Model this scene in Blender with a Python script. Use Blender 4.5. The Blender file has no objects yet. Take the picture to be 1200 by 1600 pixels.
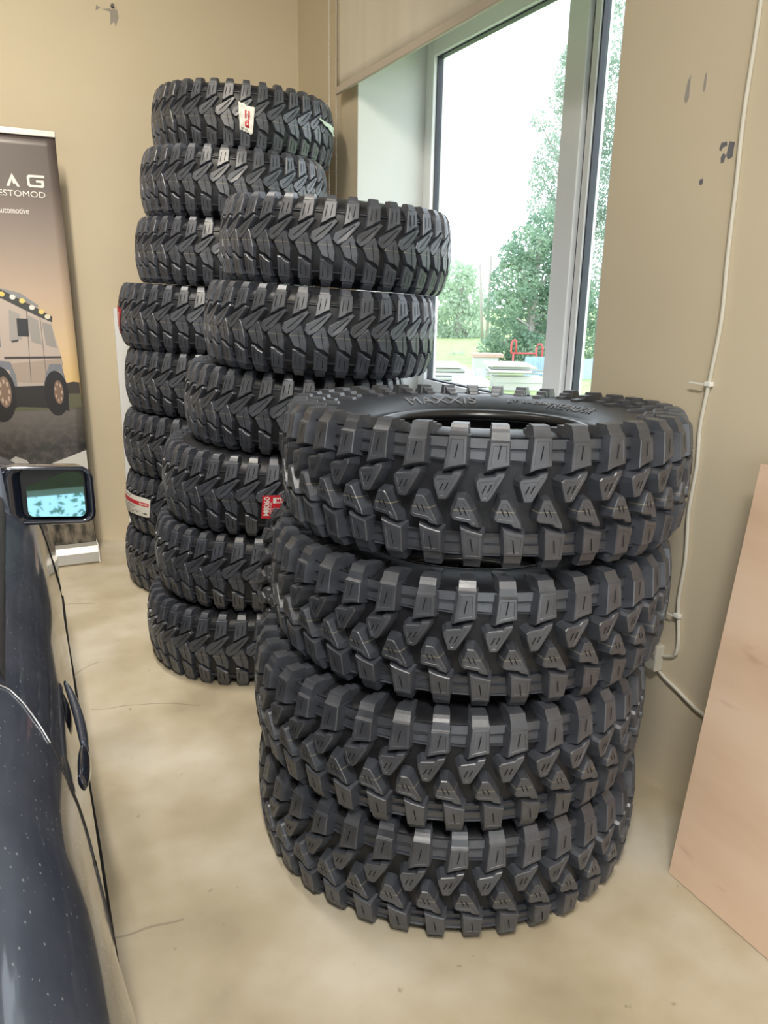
import bpy, bmesh, math, random
from mathutils import Vector, Matrix
random.seed(11)
PI = math.pi
SC = bpy.context.scene
COL = SC.collection

# ------------------------------------------------------------------ camera, sky, lamps, exposure
def setup_camera():
    f, pitch, roll, yaw = 1204.26, math.radians(15.836), math.radians(1.047), math.radians(25.802)
    fw = Vector((math.sin(yaw)*math.cos(pitch), math.cos(yaw)*math.cos(pitch), -math.sin(pitch)))
    r = Vector((math.cos(yaw), -math.sin(yaw), 0)); u = r.cross(fw)
    c, s = math.cos(roll), math.sin(roll)
    r2 = c*r+s*u; u2 = -s*r+c*u
    cam = bpy.data.cameras.new('camera'); o = bpy.data.objects.new('camera', cam); COL.objects.link(o)
    M = Matrix((r2, u2, -fw)).transposed().to_4x4(); M.translation = (0, 0, 1.4)
    o.matrix_world = M
    cam.sensor_fit = 'VERTICAL'; cam.sensor_height = 32; cam.lens = 32*f/1600
    cam.clip_start = .02; cam.clip_end = 300
    SC.camera = o
setup_camera()
W = bpy.data.worlds.new('overcast sky'); SC.world = W; W.use_nodes = True
bg = W.node_tree.nodes['Background']
bg.inputs[0].default_value = (.86, .925, 1.0, 1); bg.inputs[1].default_value = 4.2
vs = SC.view_settings
vs.view_transform = 'Standard'; vs.look = 'None'; vs.gamma = 1; vs.use_curve_mapping = False
vs.exposure = 0.0
FILL_W = 50.0            # base watts of each added fill lamp
XR, YB = 1.612, 4.525    # window wall, end wall

# ------------------------------------------------------------------ helpers
def tag(o, label=None, cat=None, group=None, kind=None):
    if label: o['label'] = label
    if cat: o['category'] = cat
    if group: o['group'] = group
    if kind: o['kind'] = kind
    return o
def empty(name, loc=(0, 0, 0), mat=None):
    o = bpy.data.objects.new(name, None); COL.objects.link(o); o.empty_display_size = .05
    if mat is not None: o.matrix_world = mat
    else: o.location = loc
    return o
def link(name, verts, faces, mats, parent=None, smooth=False, mi=None):
    me = bpy.data.meshes.new(name); me.from_pydata([tuple(v) for v in verts], [], faces); 
    if not isinstance(mats, (list, tuple)): mats = [mats]
    for m in mats: me.materials.append(m)
    if mi: 
        for p, k in zip(me.polygons, mi): p.material_index = k
    if smooth: me.polygons.foreach_set('use_smooth', [True]*len(me.polygons))
    me.update()
    o = bpy.data.objects.new(name, me); COL.objects.link(o)
    if parent: o.parent = parent
    return o
def linkbm(name, bm, mats, parent=None, smooth=False, recalc=True):
    if recalc: bmesh.ops.recalc_face_normals(bm, faces=bm.faces)
    me = bpy.data.meshes.new(name); bm.to_mesh(me); bm.free()
    if not isinstance(mats, (list, tuple)): mats = [mats]
    for m in mats: me.materials.append(m)
    if smooth: me.polygons.foreach_set('use_smooth', [True]*len(me.polygons))
    o = bpy.data.objects.new(name, me); COL.objects.link(o)
    if parent: o.parent = parent
    return o
def add_box(bm, lo, hi, M=None, bev=0, mi=0):
    vs_ = [bm.verts.new(((lo, hi)[i][0], (lo, hi)[j][1], (lo, hi)[k][2])) for i in (0, 1) for j in (0, 1) for k in (0, 1)]
    fs = [(0, 1, 3, 2), (4, 6, 7, 5), (0, 4, 5, 1), (2, 3, 7, 6), (0, 2, 6, 4), (1, 5, 7, 3)]
    F = [bm.faces.new([vs_[i] for i in f]) for f in fs]
    for f in F: f.material_index = mi
    if bev:
        es = list({e for f in F for e in f.edges})
        g = bmesh.ops.bevel(bm, geom=es, offset=bev, segments=2, affect='EDGES', profile=.5)
        vs_ = list({v for f in g['faces'] for v in f.verts} | {v for v in vs_ if v.is_valid})
    if M is not None: bmesh.ops.transform(bm, matrix=M, verts=[v for v in vs_ if v.is_valid])
def box(name, lo, hi, m, parent=None, M=None, bev=0):
    bm = bmesh.new(); add_box(bm, lo, hi, M, bev); return linkbm(name, bm, m, parent)
def tube(bm, pts, rad, n=8, cap=True):
    pts = [Vector(p) for p in pts]; rings = []
    for i, p in enumerate(pts):
        t = (pts[min(i+1, len(pts)-1)]-pts[max(i-1, 0)]).normalized()
        a = t.cross(Vector((0, 0, 1)))
        if abs(t.z) > .75: a = t.cross(Vector((1, 0, 0)))
        if a.length < 1e-3: a = t.cross(Vector((0, 1, 0)))
        a.normalize(); b = t.cross(a)
        rr = rad[i] if isinstance(rad, (list, tuple)) else rad
        rings.append([bm.verts.new(p+rr*(math.cos(2*PI*k/n)*a+math.sin(2*PI*k/n)*b)) for k in range(n)])
    for A, B in zip(rings, rings[1:]):
        for k in range(n): bm.faces.new((A[k], A[(k+1) % n], B[(k+1) % n], B[k]))
    if cap:
        bm.faces.new(rings[0][::-1]); bm.faces.new(rings[-1])
def smoothpath(pts, n=6):
    pts = [Vector(p) for p in pts]; out = []
    for i in range(len(pts)-1):
        p0, p1, p2, p3 = pts[max(i-1, 0)], pts[i], pts[i+1], pts[min(i+2, len(pts)-1)]
        for k in range(n):
            t = k/n
            out.append(.5*((2*p1)+(p2-p0)*t+(2*p0-5*p1+4*p2-p3)*t*t+(3*p1-p0-3*p2+p3)*t**3))
    out.append(pts[-1]); return out
def revolve(prof, n, closed=True):
    v = []; f = []; m = len(prof)
    for i in range(n):
        a = 2*PI*i/n; c, s = math.cos(a), math.sin(a)
        v += [(r*c, r*s, z) for r, z in prof]
    for i in range(n):
        for j in range(m if closed else m-1):
            a, b = i*m+j, i*m+(j+1) % m
            c, d = ((i+1) % n)*m+(j+1) % m, ((i+1) % n)*m+j
            f.append((a, d, c, b))
    return v, f
def text_geo(s, size, sx=1.0, bold=0.0, align='LEFT'):
    cu = bpy.data.curves.new('t', 'FONT'); cu.body = s; cu.size = size; cu.offset = bold; cu.align_x = align
    cu.resolution_u = 4
    o = bpy.data.objects.new('t', cu); COL.objects.link(o)
    dg = bpy.context.evaluated_depsgraph_get(); me = o.evaluated_get(dg).to_mesh()
    v = [(p.co.x*sx, p.co.y) for p in me.vertices]; f = [tuple(p.vertices) for p in me.polygons]
    o.evaluated_get(dg).to_mesh_clear(); bpy.data.objects.remove(o); bpy.data.curves.remove(cu)
    return v, f

# ------------------------------------------------------------------ materials
def mat(name, col, rough=.5, metal=0, spec=.5, **k):
    m = bpy.data.materials.new(name); m.use_nodes = True
    b = m.node_tree.nodes['Principled BSDF']
    b.inputs['Base Color'].default_value = (*col, 1); b.inputs['Roughness'].default_value = rough
    b.inputs['Metallic'].default_value = metal; b.inputs['Specular IOR Level'].default_value = spec
    for kk, v in k.items(): b.inputs[kk.replace('_', ' ')].default_value = v
    return m
def nodes(m): return m.node_tree.nodes, m.node_tree.links, m.node_tree.nodes['Principled BSDF']
def N(nt, t, **k):
    n = nt.new(t)
    for a, b in k.items(): setattr(n, a, b)
    return n
def noise_mix(m, c1, c2, scale, lo=.35, hi=.65, detail=6, bump=0, bscale=None, rough=None, stretch=(1, 1, 1), coord='Object'):
    nt, L, b = nodes(m)
    tc = N(nt, 'ShaderNodeTexCoord'); mp = N(nt, 'ShaderNodeMapping'); mp.inputs['Scale'].default_value = stretch
    L.new(tc.outputs[coord], mp.inputs[0])
    n = N(nt, 'ShaderNodeTexNoise'); n.inputs['Scale'].default_value = scale; n.inputs['Detail'].default_value = detail
    L.new(mp.outputs[0], n.inputs['Vector'])
    r = N(nt, 'ShaderNodeValToRGB'); r.color_ramp.elements[0].position = lo; r.color_ramp.elements[1].position = hi
    r.color_ramp.elements[0].color = (*c1, 1); r.color_ramp.elements[1].color = (*c2, 1)
    L.new(n.outputs[0], r.inputs[0]); L.new(r.outputs[0], b.inputs['Base Color'])
    if bump:
        n2 = N(nt, 'ShaderNodeTexNoise'); n2.inputs['Scale'].default_value = bscale or scale; n2.inputs['Detail'].default_value = 5
        L.new(mp.outputs[0], n2.inputs['Vector'])
        bp = N(nt, 'ShaderNodeBump'); bp.inputs['Strength'].default_value = bump; bp.inputs['Distance'].default_value = .01
        L.new(n2.outputs[0], bp.inputs['Height']); L.new(bp.outputs[0], b.inputs['Normal'])
    if rough:
        mr = N(nt, 'ShaderNodeMapRange'); mr.inputs[3].default_value = rough[0]; mr.inputs[4].default_value = rough[1]
        L.new(n.outputs[0], mr.inputs[0]); L.new(mr.outputs[0], b.inputs['Roughness'])
    return m, r, mp
def mixc(m, fac_socket, col, base_socket):
    nt, L, b = nodes(m)
    mx = N(nt, 'ShaderNodeMix', data_type='RGBA'); mx.inputs[7].default_value = (*col, 1)
    L.new(fac_socket, mx.inputs[0]); L.new(base_socket, mx.inputs[6]); return mx.outputs[2]

def make_floor_mat():
    m = mat('concrete floor', (.5, .45, .35), .4)
    m, r, mp = noise_mix(m, (.37, .31, .21), (.60, .545, .44), 2.6, .33, .66, 9, bump=.06, bscale=25, rough=(.30, .55))
    nt, L, b = nodes(m)
    e = r.color_ramp.elements.new(.47); e.color = (.47, .405, .285, 1)
    # cracks
    wn = N(nt, 'ShaderNodeTexNoise'); wn.inputs['Scale'].default_value = 3; L.new(mp.outputs[0], wn.inputs['Vector'])
    ad = N(nt, 'ShaderNodeMix', data_type='VECTOR'); ad.inputs[0].default_value = .16
    L.new(mp.outputs[0], ad.inputs[4]); L.new(wn.outputs['Color'], ad.inputs[5])
    vo = N(nt, 'ShaderNodeTexVoronoi', feature='DISTANCE_TO_EDGE'); vo.inputs['Scale'].default_value = 1.3
    L.new(ad.outputs[1], vo.inputs['Vector'])
    lt = N(nt, 'ShaderNodeMath', operation='LESS_THAN'); lt.inputs[1].default_value = .0035; L.new(vo.outputs[0], lt.inputs[0])
    ms = N(nt, 'ShaderNodeTexNoise'); ms.inputs['Scale'].default_value = 1.1; L.new(mp.outputs[0], ms.inputs['Vector'])
    g = N(nt, 'ShaderNodeMath', operation='GREATER_THAN'); g.inputs[1].default_value = .53; L.new(ms.outputs[0], g.inputs[0])
    mu = N(nt, 'ShaderNodeMath', operation='MULTIPLY'); L.new(lt.outputs[0], mu.inputs[0]); L.new(g.outputs[0], mu.inputs[1])
    mu2 = N(nt, 'ShaderNodeMath', operation='MULTIPLY'); mu2.inputs[1].default_value = .45; L.new(mu.outputs[0], mu2.inputs[0])
    c1 = mixc(m, mu2.outputs[0], (.16, .13, .09), r.outputs[0])
    # small dark specks and scuffs
    sp = N(nt, 'ShaderNodeTexNoise'); sp.inputs['Scale'].default_value = 34; sp.inputs['Detail'].default_value = 3; L.new(mp.outputs[0], sp.inputs['Vector'])
    g2 = N(nt, 'ShaderNodeMapRange'); g2.inputs[1].default_value = .70; g2.inputs[2].default_value = .76; g2.inputs[4].default_value = .5
    L.new(sp.outputs[0], g2.inputs[0])
    c2 = mixc(m, g2.outputs[0], (.2, .16, .1), c1)
    L.new(c2, b.inputs['Base Color']); return m
M_floor = make_floor_mat()
def wall_mat(name, c, bump=.05):
    m = mat(name, c, .55)
    k = .93
    noise_mix(m, tuple(x*k for x in c), c, 1.6, .3, .7, 4, bump=bump, bscale=14)
    return m
M_wall = wall_mat('cream wall paint', (.68, .59, .43))
M_reveal = wall_mat('white reveal paint', (.66, .67, .66), .03)
M_ceil = mat('ceiling white', (.75, .74, .70), .8)
M_pvc = mat('white pvc frame', (.82, .83, .84), .28)
M_pvcedge = mat('dark frame gasket', (.03, .035, .05), .5)
def glass_mat(name, tint=(1, 1, 1), k=1.0):
    m = bpy.data.materials.new(name); m.use_nodes = True; nt = m.node_tree.nodes; L = m.node_tree.links
    nt.remove(nt['Principled BSDF'])
    t = nt.new('ShaderNodeBsdfTransparent'); t.inputs[0].default_value = (*tint, 1)
    g = nt.new('ShaderNodeBsdfGlossy'); g.inputs['Roughness'].default_value = .01
    fr = nt.new('ShaderNodeLayerWeight'); fr.inputs[0].default_value = .5
    pw = nt.new('ShaderNodeMath'); pw.operation = 'POWER'; pw.inputs[1].default_value = 5; L.new(fr.outputs['Facing'], pw.inputs[0])
    mu = nt.new('ShaderNodeMath'); mu.operation = 'MULTIPLY_ADD'; mu.inputs[1].default_value = .6*k; mu.inputs[2].default_value = .035*k; L.new(pw.outputs[0], mu.inputs[0])
    mx = nt.new('ShaderNodeMixShader'); L.new(mu.outputs[0], mx.inputs[0]); L.new(t.outputs[0], mx.inputs[1]); L.new(g.outputs[0], mx.inputs[2])
    L.new(mx.outputs[0], nt['Material Output'].inputs[0]); return m
M_glass = glass_mat('window glass', (.975, .985, .985))

def rubber(name, base, line_z=None):
    m = mat(name, base, .5, 0, .95, Sheen_Weight=.06, Sheen_Roughness=.35, Sheen_Tint=(.8, .88, 1, 1))
    d = tuple(x*1.9 for x in base)
    m, r, mp = noise_mix(m, base, d, 22, .4, .8, 5, bump=.04, bscale=160, rough=(.34, .50))
    if line_z is not None:      # thin painted marking line round the tread
        nt, L, b = nodes(m)
        tc = N(nt, 'ShaderNodeTexCoord'); sx = N(nt, 'ShaderNodeSeparateXYZ'); L.new(tc.outputs['Object'], sx.inputs[0])
        su = N(nt, 'ShaderNodeMath', operation='SUBTRACT'); su.inputs[1].default_value = line_z; L.new(sx.outputs[2], su.inputs[0])
        ab = N(nt, 'ShaderNodeMath', operation='ABSOLUTE'); L.new(su.outputs[0], ab.inputs[0])
        lt = N(nt, 'ShaderNodeMath', operation='LESS_THAN'); lt.inputs[1].default_value = .0009; L.new(ab.outputs[0], lt.inputs[0])
        mu = N(nt, 'ShaderNodeMath', operation='MULTIPLY'); mu.inputs[1].default_value = .55; L.new(lt.outputs[0], mu.inputs[0])
        L.new(mixc(m, mu.outputs[0], (.28, .25, .16), r.outputs[0]), b.inputs['Base Color'])
    return m
M_rubA = rubber('tyre rubber', (.034, .037, .045), -.021)
M_rubB = rubber('tyre rubber charcoal', (.035, .039, .050), -.012)
M_casing_shade = rubber('tyre casing rubber with groove shade', (.010, .0105, .0125)); M_casing_shade.node_tree.nodes['Principled BSDF'].inputs['Specular IOR Level'].default_value = .35  # same rubber as the lugs, darkened to paint shade into the tread grooves
M_bead = mat('smooth bead rubber', (.02, .02, .021), .3)
M_sipe = mat('sipe groove', (.003, .003, .003), .9)
M_letter = mat('moulded lettering', (.13, .132, .135), .4)
M_white = mat('label white paper', (.74, .73, .68), .5)
M_red = mat('label red ink', (.55, .02, .035), .45)
M_ink = mat('label black ink', (.03, .03, .03), .5)
M_inkgrey = mat('label grey ink', (.38, .36, .32), .5)
M_mint = mat('pale green paper', (.62, .70, .60), .5)

# ------------------------------------------------------------------ tyre builder
def ccw(p):
    a = sum(p[i][0]*p[(i+1) % len(p)][1]-p[(i+1) % len(p)][0]*p[i][1] for i in range(len(p)))
    return p if a > 0 else p[::-1]
def inset(p, d):
    n = len(p); out = []
    for i in range(n):
        a, b, c = Vector(p[i-1]), Vector(p[i]), Vector(p[(i+1) % n])
        e1 = (b-a).normalized(); e2 = (c-b).normalized()
        n1 = Vector((-e1.y, e1.x)); n2 = Vector((-e2.y, e2.x))
        m = n1+n2; k = 1+n1.dot(n2)
        if k < .35: k = .35
        q = b+m*(d/k); out.append((q.x, q.y))
    return out
class Tread:
    def __init__(s, R, half, crown, n):
        s.R, s.half, s.crown, s.n = R, half, crown, n
        s.P = 2*PI*R/n; s.bm = bmesh.new()
    def pt(s, a, z, off):
        t = z/s.half; r = s.R-s.crown*abs(t)**2.4
        k = s.crown*2.4*abs(t)**1.4/s.half*(1 if z > 0 else -1)
        L = math.sqrt(1+k*k); r += off/L; z += off*k/L
        th = a/s.R; return (r*math.cos(th), r*math.sin(th), z)
    def lug(s, poly, u0, h, ch=.0018, draft=.22, panel=.006, mir=False, top=0.0):
        p = ccw([((u0+u)*s.P, (-v if not mir else v)*s.half) for u, v in poly])
        rings = [(inset(p, -draft*h), -h-.004), (p, top-ch), (inset(p, ch), top)]
        if panel: rings += [(inset(p, panel), top), (inset(p, panel+.0009), top-.0007)]
        R = [[s.bm.verts.new(s.pt(a, z, o)) for a, z in q] for q, o in rings]
        n = len(p)
        for A, B in zip(R, R[1:]):
            for i in range(n): s.bm.faces.new((A[i], A[(i+1) % n], B[(i+1) % n], B[i]))
        f = s.bm.faces.new(R[-1])
    def sipe(s, u0, a, b, w=.0022, mir=False, off=.0002):
        (x1, z1), (x2, z2) = [((u0+u)*s.P, (-v if not mir else v)*s.half) for u, v in (a, b)]
        d = Vector((x2-x1, z2-z1)).normalized(); nx, nz = -d.y*w/2, d.x*w/2
        K = 3; L = []; Rr = []
        for k in range(K+1):
            t = k/K; x, z = x1+(x2-x1)*t, z1+(z2-z1)*t
            L.append(s.bm.verts.new(s.pt(x+nx, z+nz, off))); Rr.append(s.bm.verts.new(s.pt(x-nx, z-nz, off)))
        for k in range(K):
            f = s.bm.faces.new((L[k], L[k+1], Rr[k+1], Rr[k])); f.material_index = 1
    def side(s, u0, uL, uR, st, mir=False, depth=.5, Q=None):
        sg = -1 if mir else 1
        Q = Q or (s.R-.075, .085)
        T = [];
        for r, z, sh in st:
            br, bz = r+(Q[0]-r)*depth, z+(Q[1]-z)*depth
            row = []
            for u, kk in ((uL, 1), (uR, -1)):
                th = (u0+u)*s.P/s.R+kk*sh/s.R
                row.append(s.bm.verts.new((r*math.cos(th), r*math.sin(th), sg*z)))
                th2 = th-kk*.003/s.R
                row.append(s.bm.verts.new((br*math.cos(th2), br*math.sin(th2), sg*bz)))
            T.append(row)   # topL, baseL, topR, baseR
        for A, B in zip(T, T[1:]):
            s.bm.faces.new((A[0], A[2], B[2], B[0])); s.bm.faces.new((A[0], B[0], B[1], A[1])); s.bm.faces.new((A[2], A[3], B[3], B[2]))
        s.bm.faces.new((T[0][0], T[0][1], T[0][3], T[0][2])); s.bm.faces.new((T[-1][0], T[-1][2], T[-1][3], T[-1][1]))

def parts_A(root):
    R, half, n = .513, .122, 38
    t = Tread(R, half, .012, n)
    row1 = [(-.17, -.99), (.28, -.99), (.28, -.55), (.17, -.535), (-.07, -.50), (-.26, -.45)]
    row1b = [(-.19, -.91), (.28, -.91), (.28, -.55), (.17, -.535), (-.07, -.50), (-.26, -.45)]
    row2 = [(-.48, -.30), (-.41, -.345), (-.07, -.375), (.0, -.425), (.19, -.45), (.17, -.37), (-.13, -.01), (-.185, .02), (-.35, .02), (-.47, -.22)]
    for i in range(n):
        odd = i % 2
        for mir in (False, True):
            u = i+(.46 if mir else 0)
            t.lug(row1b if odd else row1, u, .032, panel=.007, mir=mir)
            t.sipe(u, (.06, -.86), (.0, -.64), mir=mir)
            t.lug(row2, u, .031, panel=.007, mir=mir)
            t.sipe(u, (-.24, -.24), (-.32, -.12), mir=mir); t.sipe(u, (-.12, -.25), (-.20, -.13), mir=mir)
            # stepped ejector block in the shoulder groove
            t.lug([(.26, -.99), (.86, -.99), (.80, -.60), (.26, -.62)], u, .016, panel=0, mir=mir, top=-.0275, draft=.05)
            t.lug([(.26, -.99), (.86, -.99), (.84, -.80), (.26, -.80)], u, .018, panel=0, mir=mir, top=-.0245, draft=.05)
            a = .0 if not odd else .008
            zt = half*(.99 if not odd else .91)
            st = [(R-.0125, zt-.0005, 0), (R-.016, zt+.002, 0), (R-.021, .1275, .001), (R-.026, .1335, .001), (R-.030, .1400, .001),
                  (R-.034, .1405, .001), (R-.062, .1405, .001), (R-.064, .1345, .003), (R-.088-a, .1335, .003), (R-.091-a, .1265, .004), (R-.110, .1255, .004), (R-.113, .118, .004)]
            if odd: st[-2:] = [(R-.135, .1245, .004), (R-.138, .117, .004)]
            t.side(u, -.17, .28, st, mir=mir)
    linkbm('tread_lugs', t.bm, [M_rubA, M_sipe], root)
    c = R-.033
    half_prof = [(c, 0), (c, .06), (c-.003, .090), (c-.010, .104), (c-.022, .111), (c-.042, .117), (c-.08, .1195), (.375, .1190), (.353, .1160), (.32, .1050), (.300, .0960), (.289, .0905),
                 (.286, .0885), (.281, .0868), (.273, .0868)]
    inner = [(.252, .064), (.256, .058), (.30, .078), (.36, .095), (.42, .095), (.457, .066), (.467, 0)]
    casing = half_prof+inner
    full = casing+[(r, -z) for r, z in casing[::-1] if z > 0]
    full = full[::-1]
    v, f = revolve(full, 114); nf = len(f); nv = len(v)
    marks = [text_geo(q, .019, 1.0) for q in ('38', '5X')]          # size marks moulded in the centre groove
    for u in range(n):
        if u % 6 > 3: continue
        tv, tf = marks[u % 2]; a0 = (u+.06)*t.P; k0 = len(v)
        v += [t.pt(a0+x, y-.010, -.0322) for x, y in tv]; f += [tuple(k0+j for j in q) for q in tf]
    link('casing', v, f, [M_casing_shade, M_letter], root, False, [0]*nf+[1]*(len(f)-nf)).data.polygons.foreach_set('use_smooth', [True]*nf+[False]*(len(f)-nf))
    bead = [(.274, .0865), (.270, .0885), (.264, .088), (.2575, .083), (.254, .076), (.252, .064), (.262, .07)]
    bm = bmesh.new()
    for sg in (1, -1):
        v, f = revolve([(r, z*sg) for r, z in bead], 114)
        vv = [bm.verts.new(p) for p in v]
        for q in f: bm.faces.new([vv[k] for k in q])
    linkbm('bead_ring', bm, M_bead, root, True)
    return root

def parts_B(root):
    R, half, n = .422, .122, 36
    t = Tread(R, half, .018, n)
    row1 = [(-.03, -.98), (.53, -1), (.49, -.60), (.25, -.545), (.14, -.49), (-.15, -.40)]
    row2 = [(-.51, -.20), (.50, -.55), (.61, -.50), (.02, -.05), (-.33, .08), (-.44, .05), (-.58, -.04)]
    row3 = [(.25, -.18), (.36, -.10), (.56, .27), (.54, .53), (.30, .43), (.0, .38), (-.24, .11), (-.20, .05)]
    row4 = [(-.08, .46), (.10, .47), (.24, .55), (.50, .62), (.50, 1), (-.10, .98)]
    for i in range(n):
        odd = i % 2
        t.lug(row1, i, .017, panel=0, ch=.0022); t.lug(row2, i, .015, panel=0, ch=.0018); t.lug(row3, i, .015, panel=0, ch=.0018); t.lug(row4, i, .017, panel=0, ch=.0022)
        t.sipe(i, (.10, -.87), (.03, -.58)); t.sipe(i, (.33, -.89), (.26, -.62))
        t.sipe(i, (.36, -.44), (-.32, -.07)); t.sipe(i, (.16, -.02), (.30, .42))
        t.sipe(i, (.06, .60), (.05, .88)); t.sipe(i, (.29, .66), (.29, .90))
        a = .006*odd
        for mir, (l, r) in ((False, (0.02, .46)), (True, (-.04, .44))):
            st = [(R-.019, half-.002, 0), (R-.021, .1255, .0), (R-.025, .131, .001), (R-.030, .137, .001), (R-.034, .1400, .002), (R-.058-a, .1405, .003), (R-.061-a, .132, .004), (R-.085-a, .1315, .004), (R-.088-a, .124, .004)]
            t.side(i, l, r, st, mir=mir)
        # tie bars between the shoulder blocks
        t.lug([(.44, -.76), (1.02, -.76), (1.02, -.72), (.44, -.72)], i, .004, panel=0, top=-.010)
        t.lug([(.44, .76), (.95, .76), (.95, .80), (.44, .80)], i, .004, panel=0, top=-.010)
    linkbm('tread_lugs', t.bm, [M_rubB, M_sipe], root)
    c = R-.016
    hp = [(c, 0), (c-.001, .06), (c-.007, .095), (c-.016, .110), (c-.03, .118), (c-.05, .1275), (c-.075, .1355), (c-.10, .1395), (c-.125, .1385), (.26, .126), (.245, .117), (.232, .112), (.226, .108), (.222, .106)]
    inner = [(.206, .085), (.21, .078), (.26, .09), (.31, .095), (.355, .085), (.38, .05), (.385, 0)]
    cs = hp+inner; full = (cs+[(r, -z) for r, z in cs[::-1] if z > 0])[::-1]
    v, f = revolve(full, 108); link('casing', v, f, M_casing_shade, root, True)
    bead = [(.223, .1055), (.219, .1085), (.214, .107), (.209, .10), (.206, .085), (.215, .09)]
    bm = bmesh.new()
    for sg in (1, -1):
        v, f = revolve([(r, z*sg) for r, z in bead], 90)
        vv = [bm.verts.new(p) for p in v]
        for q in f: bm.faces.new([vv[k] for k in q])
    linkbm('bead_ring', bm, M_bead, root, True)
    return root

def copy_tree(src, name=None):
    c = src.copy(); COL.objects.link(c)
    for ch in src.children:
        d = ch.copy(); COL.objects.link(d); d.parent = c
    return c
def place(o, c, z, spin, tilt=0.0, tdir=None):
    M = Matrix.Translation((c[0], c[1], z))
    if tilt: M = M @ Matrix.Rotation(math.radians(tilt), 4, Vector(tdir))
    o.matrix_world = M @ Matrix.Rotation(math.radians(spin), 4, 'Z')
TDIR = (math.sin(math.radians(25.8)), math.cos(math.radians(25.8)), 0)

# ------------------------------------------------------------------ room
def slab(name, lo, hi, m, kind='structure', parent=None):
    o = box(name, lo, hi, m, parent); 
    if kind and not parent: o['kind'] = kind
    return o
XL, YR, ZC = -4.6, -2.4, 3.5
slab('floor', (XL-.2, YR-.2, -.15), (XR+.45, YB+.2, 0), M_floor)
slab('ceiling', (XL-.2, YR-.2, ZC), (XR+.45, YB+.2, ZC+.15), M_ceil)
slab('wall_back', (XL-.2, YB, 0), (XR+.45, YB+.2, ZC), M_wall)
# window wall with its deep opening
WY0, WY1, WZ0, WZ1 = 1.882, 3.702, .86, 2.62
def wall_with_hole(name, x0, x1, ya, yb, za, zb, hy0, hy1, hz0, hz1, m, axis='x'):
    bm = bmesh.new()
    for (a, b, c, d) in ((ya, hy0, za, zb), (hy1, yb, za, zb), (hy0, hy1, za, hz0), (hy0, hy1, hz1, zb)):
        if b-a < 1e-4 or d-c < 1e-4: continue
        if axis == 'x': add_box(bm, (x0, a, c), (x1, b, d))
        else: add_box(bm, (a, x0, c), (b, x1, d))
    o = linkbm(name, bm, m); o['kind'] = 'structure'; return o
wall_with_hole('wall_right', XR, XR+.45, YR, YB, 0, ZC, WY0, WY1, WZ0, WZ1, M_wall)
slab('wall_left', (XL-.2, YR, 0), (XL, YB, ZC), M_wall)
# rear wall: wide opening behind the viewer, sized by the daylight it lets in
wall_with_hole('wall_front', YR-.2, YR, XL, XR+.45, 0, ZC, -3.8, 1.0, .02, 2.15, M_wall, axis='y')
# white plaster lining of the reveal
bm = bmesh.new()
add_box(bm, (XR+.001, WY1-.004, WZ0), (XR+.40, WY1+.0, WZ1)); add_box(bm, (XR+.001, WY0, WZ0), (XR+.40, WY0+.004, WZ1))
add_box(bm, (XR+.001, WY0, WZ1-.004), (XR+.40, WY1, WZ1))
o = linkbm('trim_1', bm, M_reveal); o['kind'] = 'structure'
o = box('trim_2', (XR-.03, WY0+.004, WZ0), (XR+.36, WY1-.004, WZ0+.03), M_pvc); o['kind'] = 'structure'
# window: frame, mullion, two panes with gaskets
def window():
    x0, x1 = XR+.36, XR+.43
    w = empty('window_1', (x0, (WY0+WY1)/2, WZ0)); w['kind'] = 'structure'
    def part(name, bm, m): 
        o = linkbm(name, bm, m); o.parent = w; o.matrix_parent_inverse = w.matrix_world.inverted(); return o
    bpy.context.view_layer.update()
    w.matrix_world = Matrix.Translation(w.location)
    ya, yb, za, zb = WY0+.004, WY1-.004, WZ0+.03, WZ1-.004
    fw = .075
    bm = bmesh.new()
    for lo, hi in (((x0, ya, za), (x1, ya+fw, zb)), ((x0, yb-fw, za), (x1, yb, zb)), ((x0, ya+fw, za), (x1, yb-fw, za+fw)), ((x0, ya+fw, zb-fw-.05), (x1, yb-fw, zb))):
        add_box(bm, lo, hi, bev=.004)
    part('window_frame', bm, M_pvc)
    ym0, ym1 = 2.44, 2.60
    bm = bmesh.new()
    add_box(bm, (x0-.004, ym0+.045, za+fw), (x1, ym1, zb-fw), bev=.004)
    add_box(bm, (x0+.012, ym0, za+fw), (x1, ym0+.033, zb-fw), bev=.004)
    part('mullion', bm, M_pvc)
    bm = bmesh.new()
    g = .007
    for (a, b) in ((ym1, yb-fw), (ya+fw, ym0)):
        zlo, zhi = za+fw, zb-fw-.05
        for lo, hi in (((x0+.02, a, zlo), (x0+.05, a+g, zhi)), ((x0+.02, b-g, zlo), (x0+.05, b, zhi)), ((x0+.02, a, zlo), (x0+.05, b, zlo+g)), ((x0+.02, a, zhi-g), (x0+.05, b, zhi))):
            add_box(bm, lo, hi)
    add_box(bm, (x0+.02, ym0+.033, za+fw), (x1-.01, ym0+.045, zb-fw))
    part('gasket', bm, M_pvcedge)
    for (a, b) in ((ym1+.006, yb-fw-.006), (ya+fw+.006, ym0-.006)):
        bm = bmesh.new(); add_box(bm, (x0+.030, a, za+fw+.006), (x0+.036, b, zb-fw-.056)); part('pane', bm, M_glass)
window()

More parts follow.
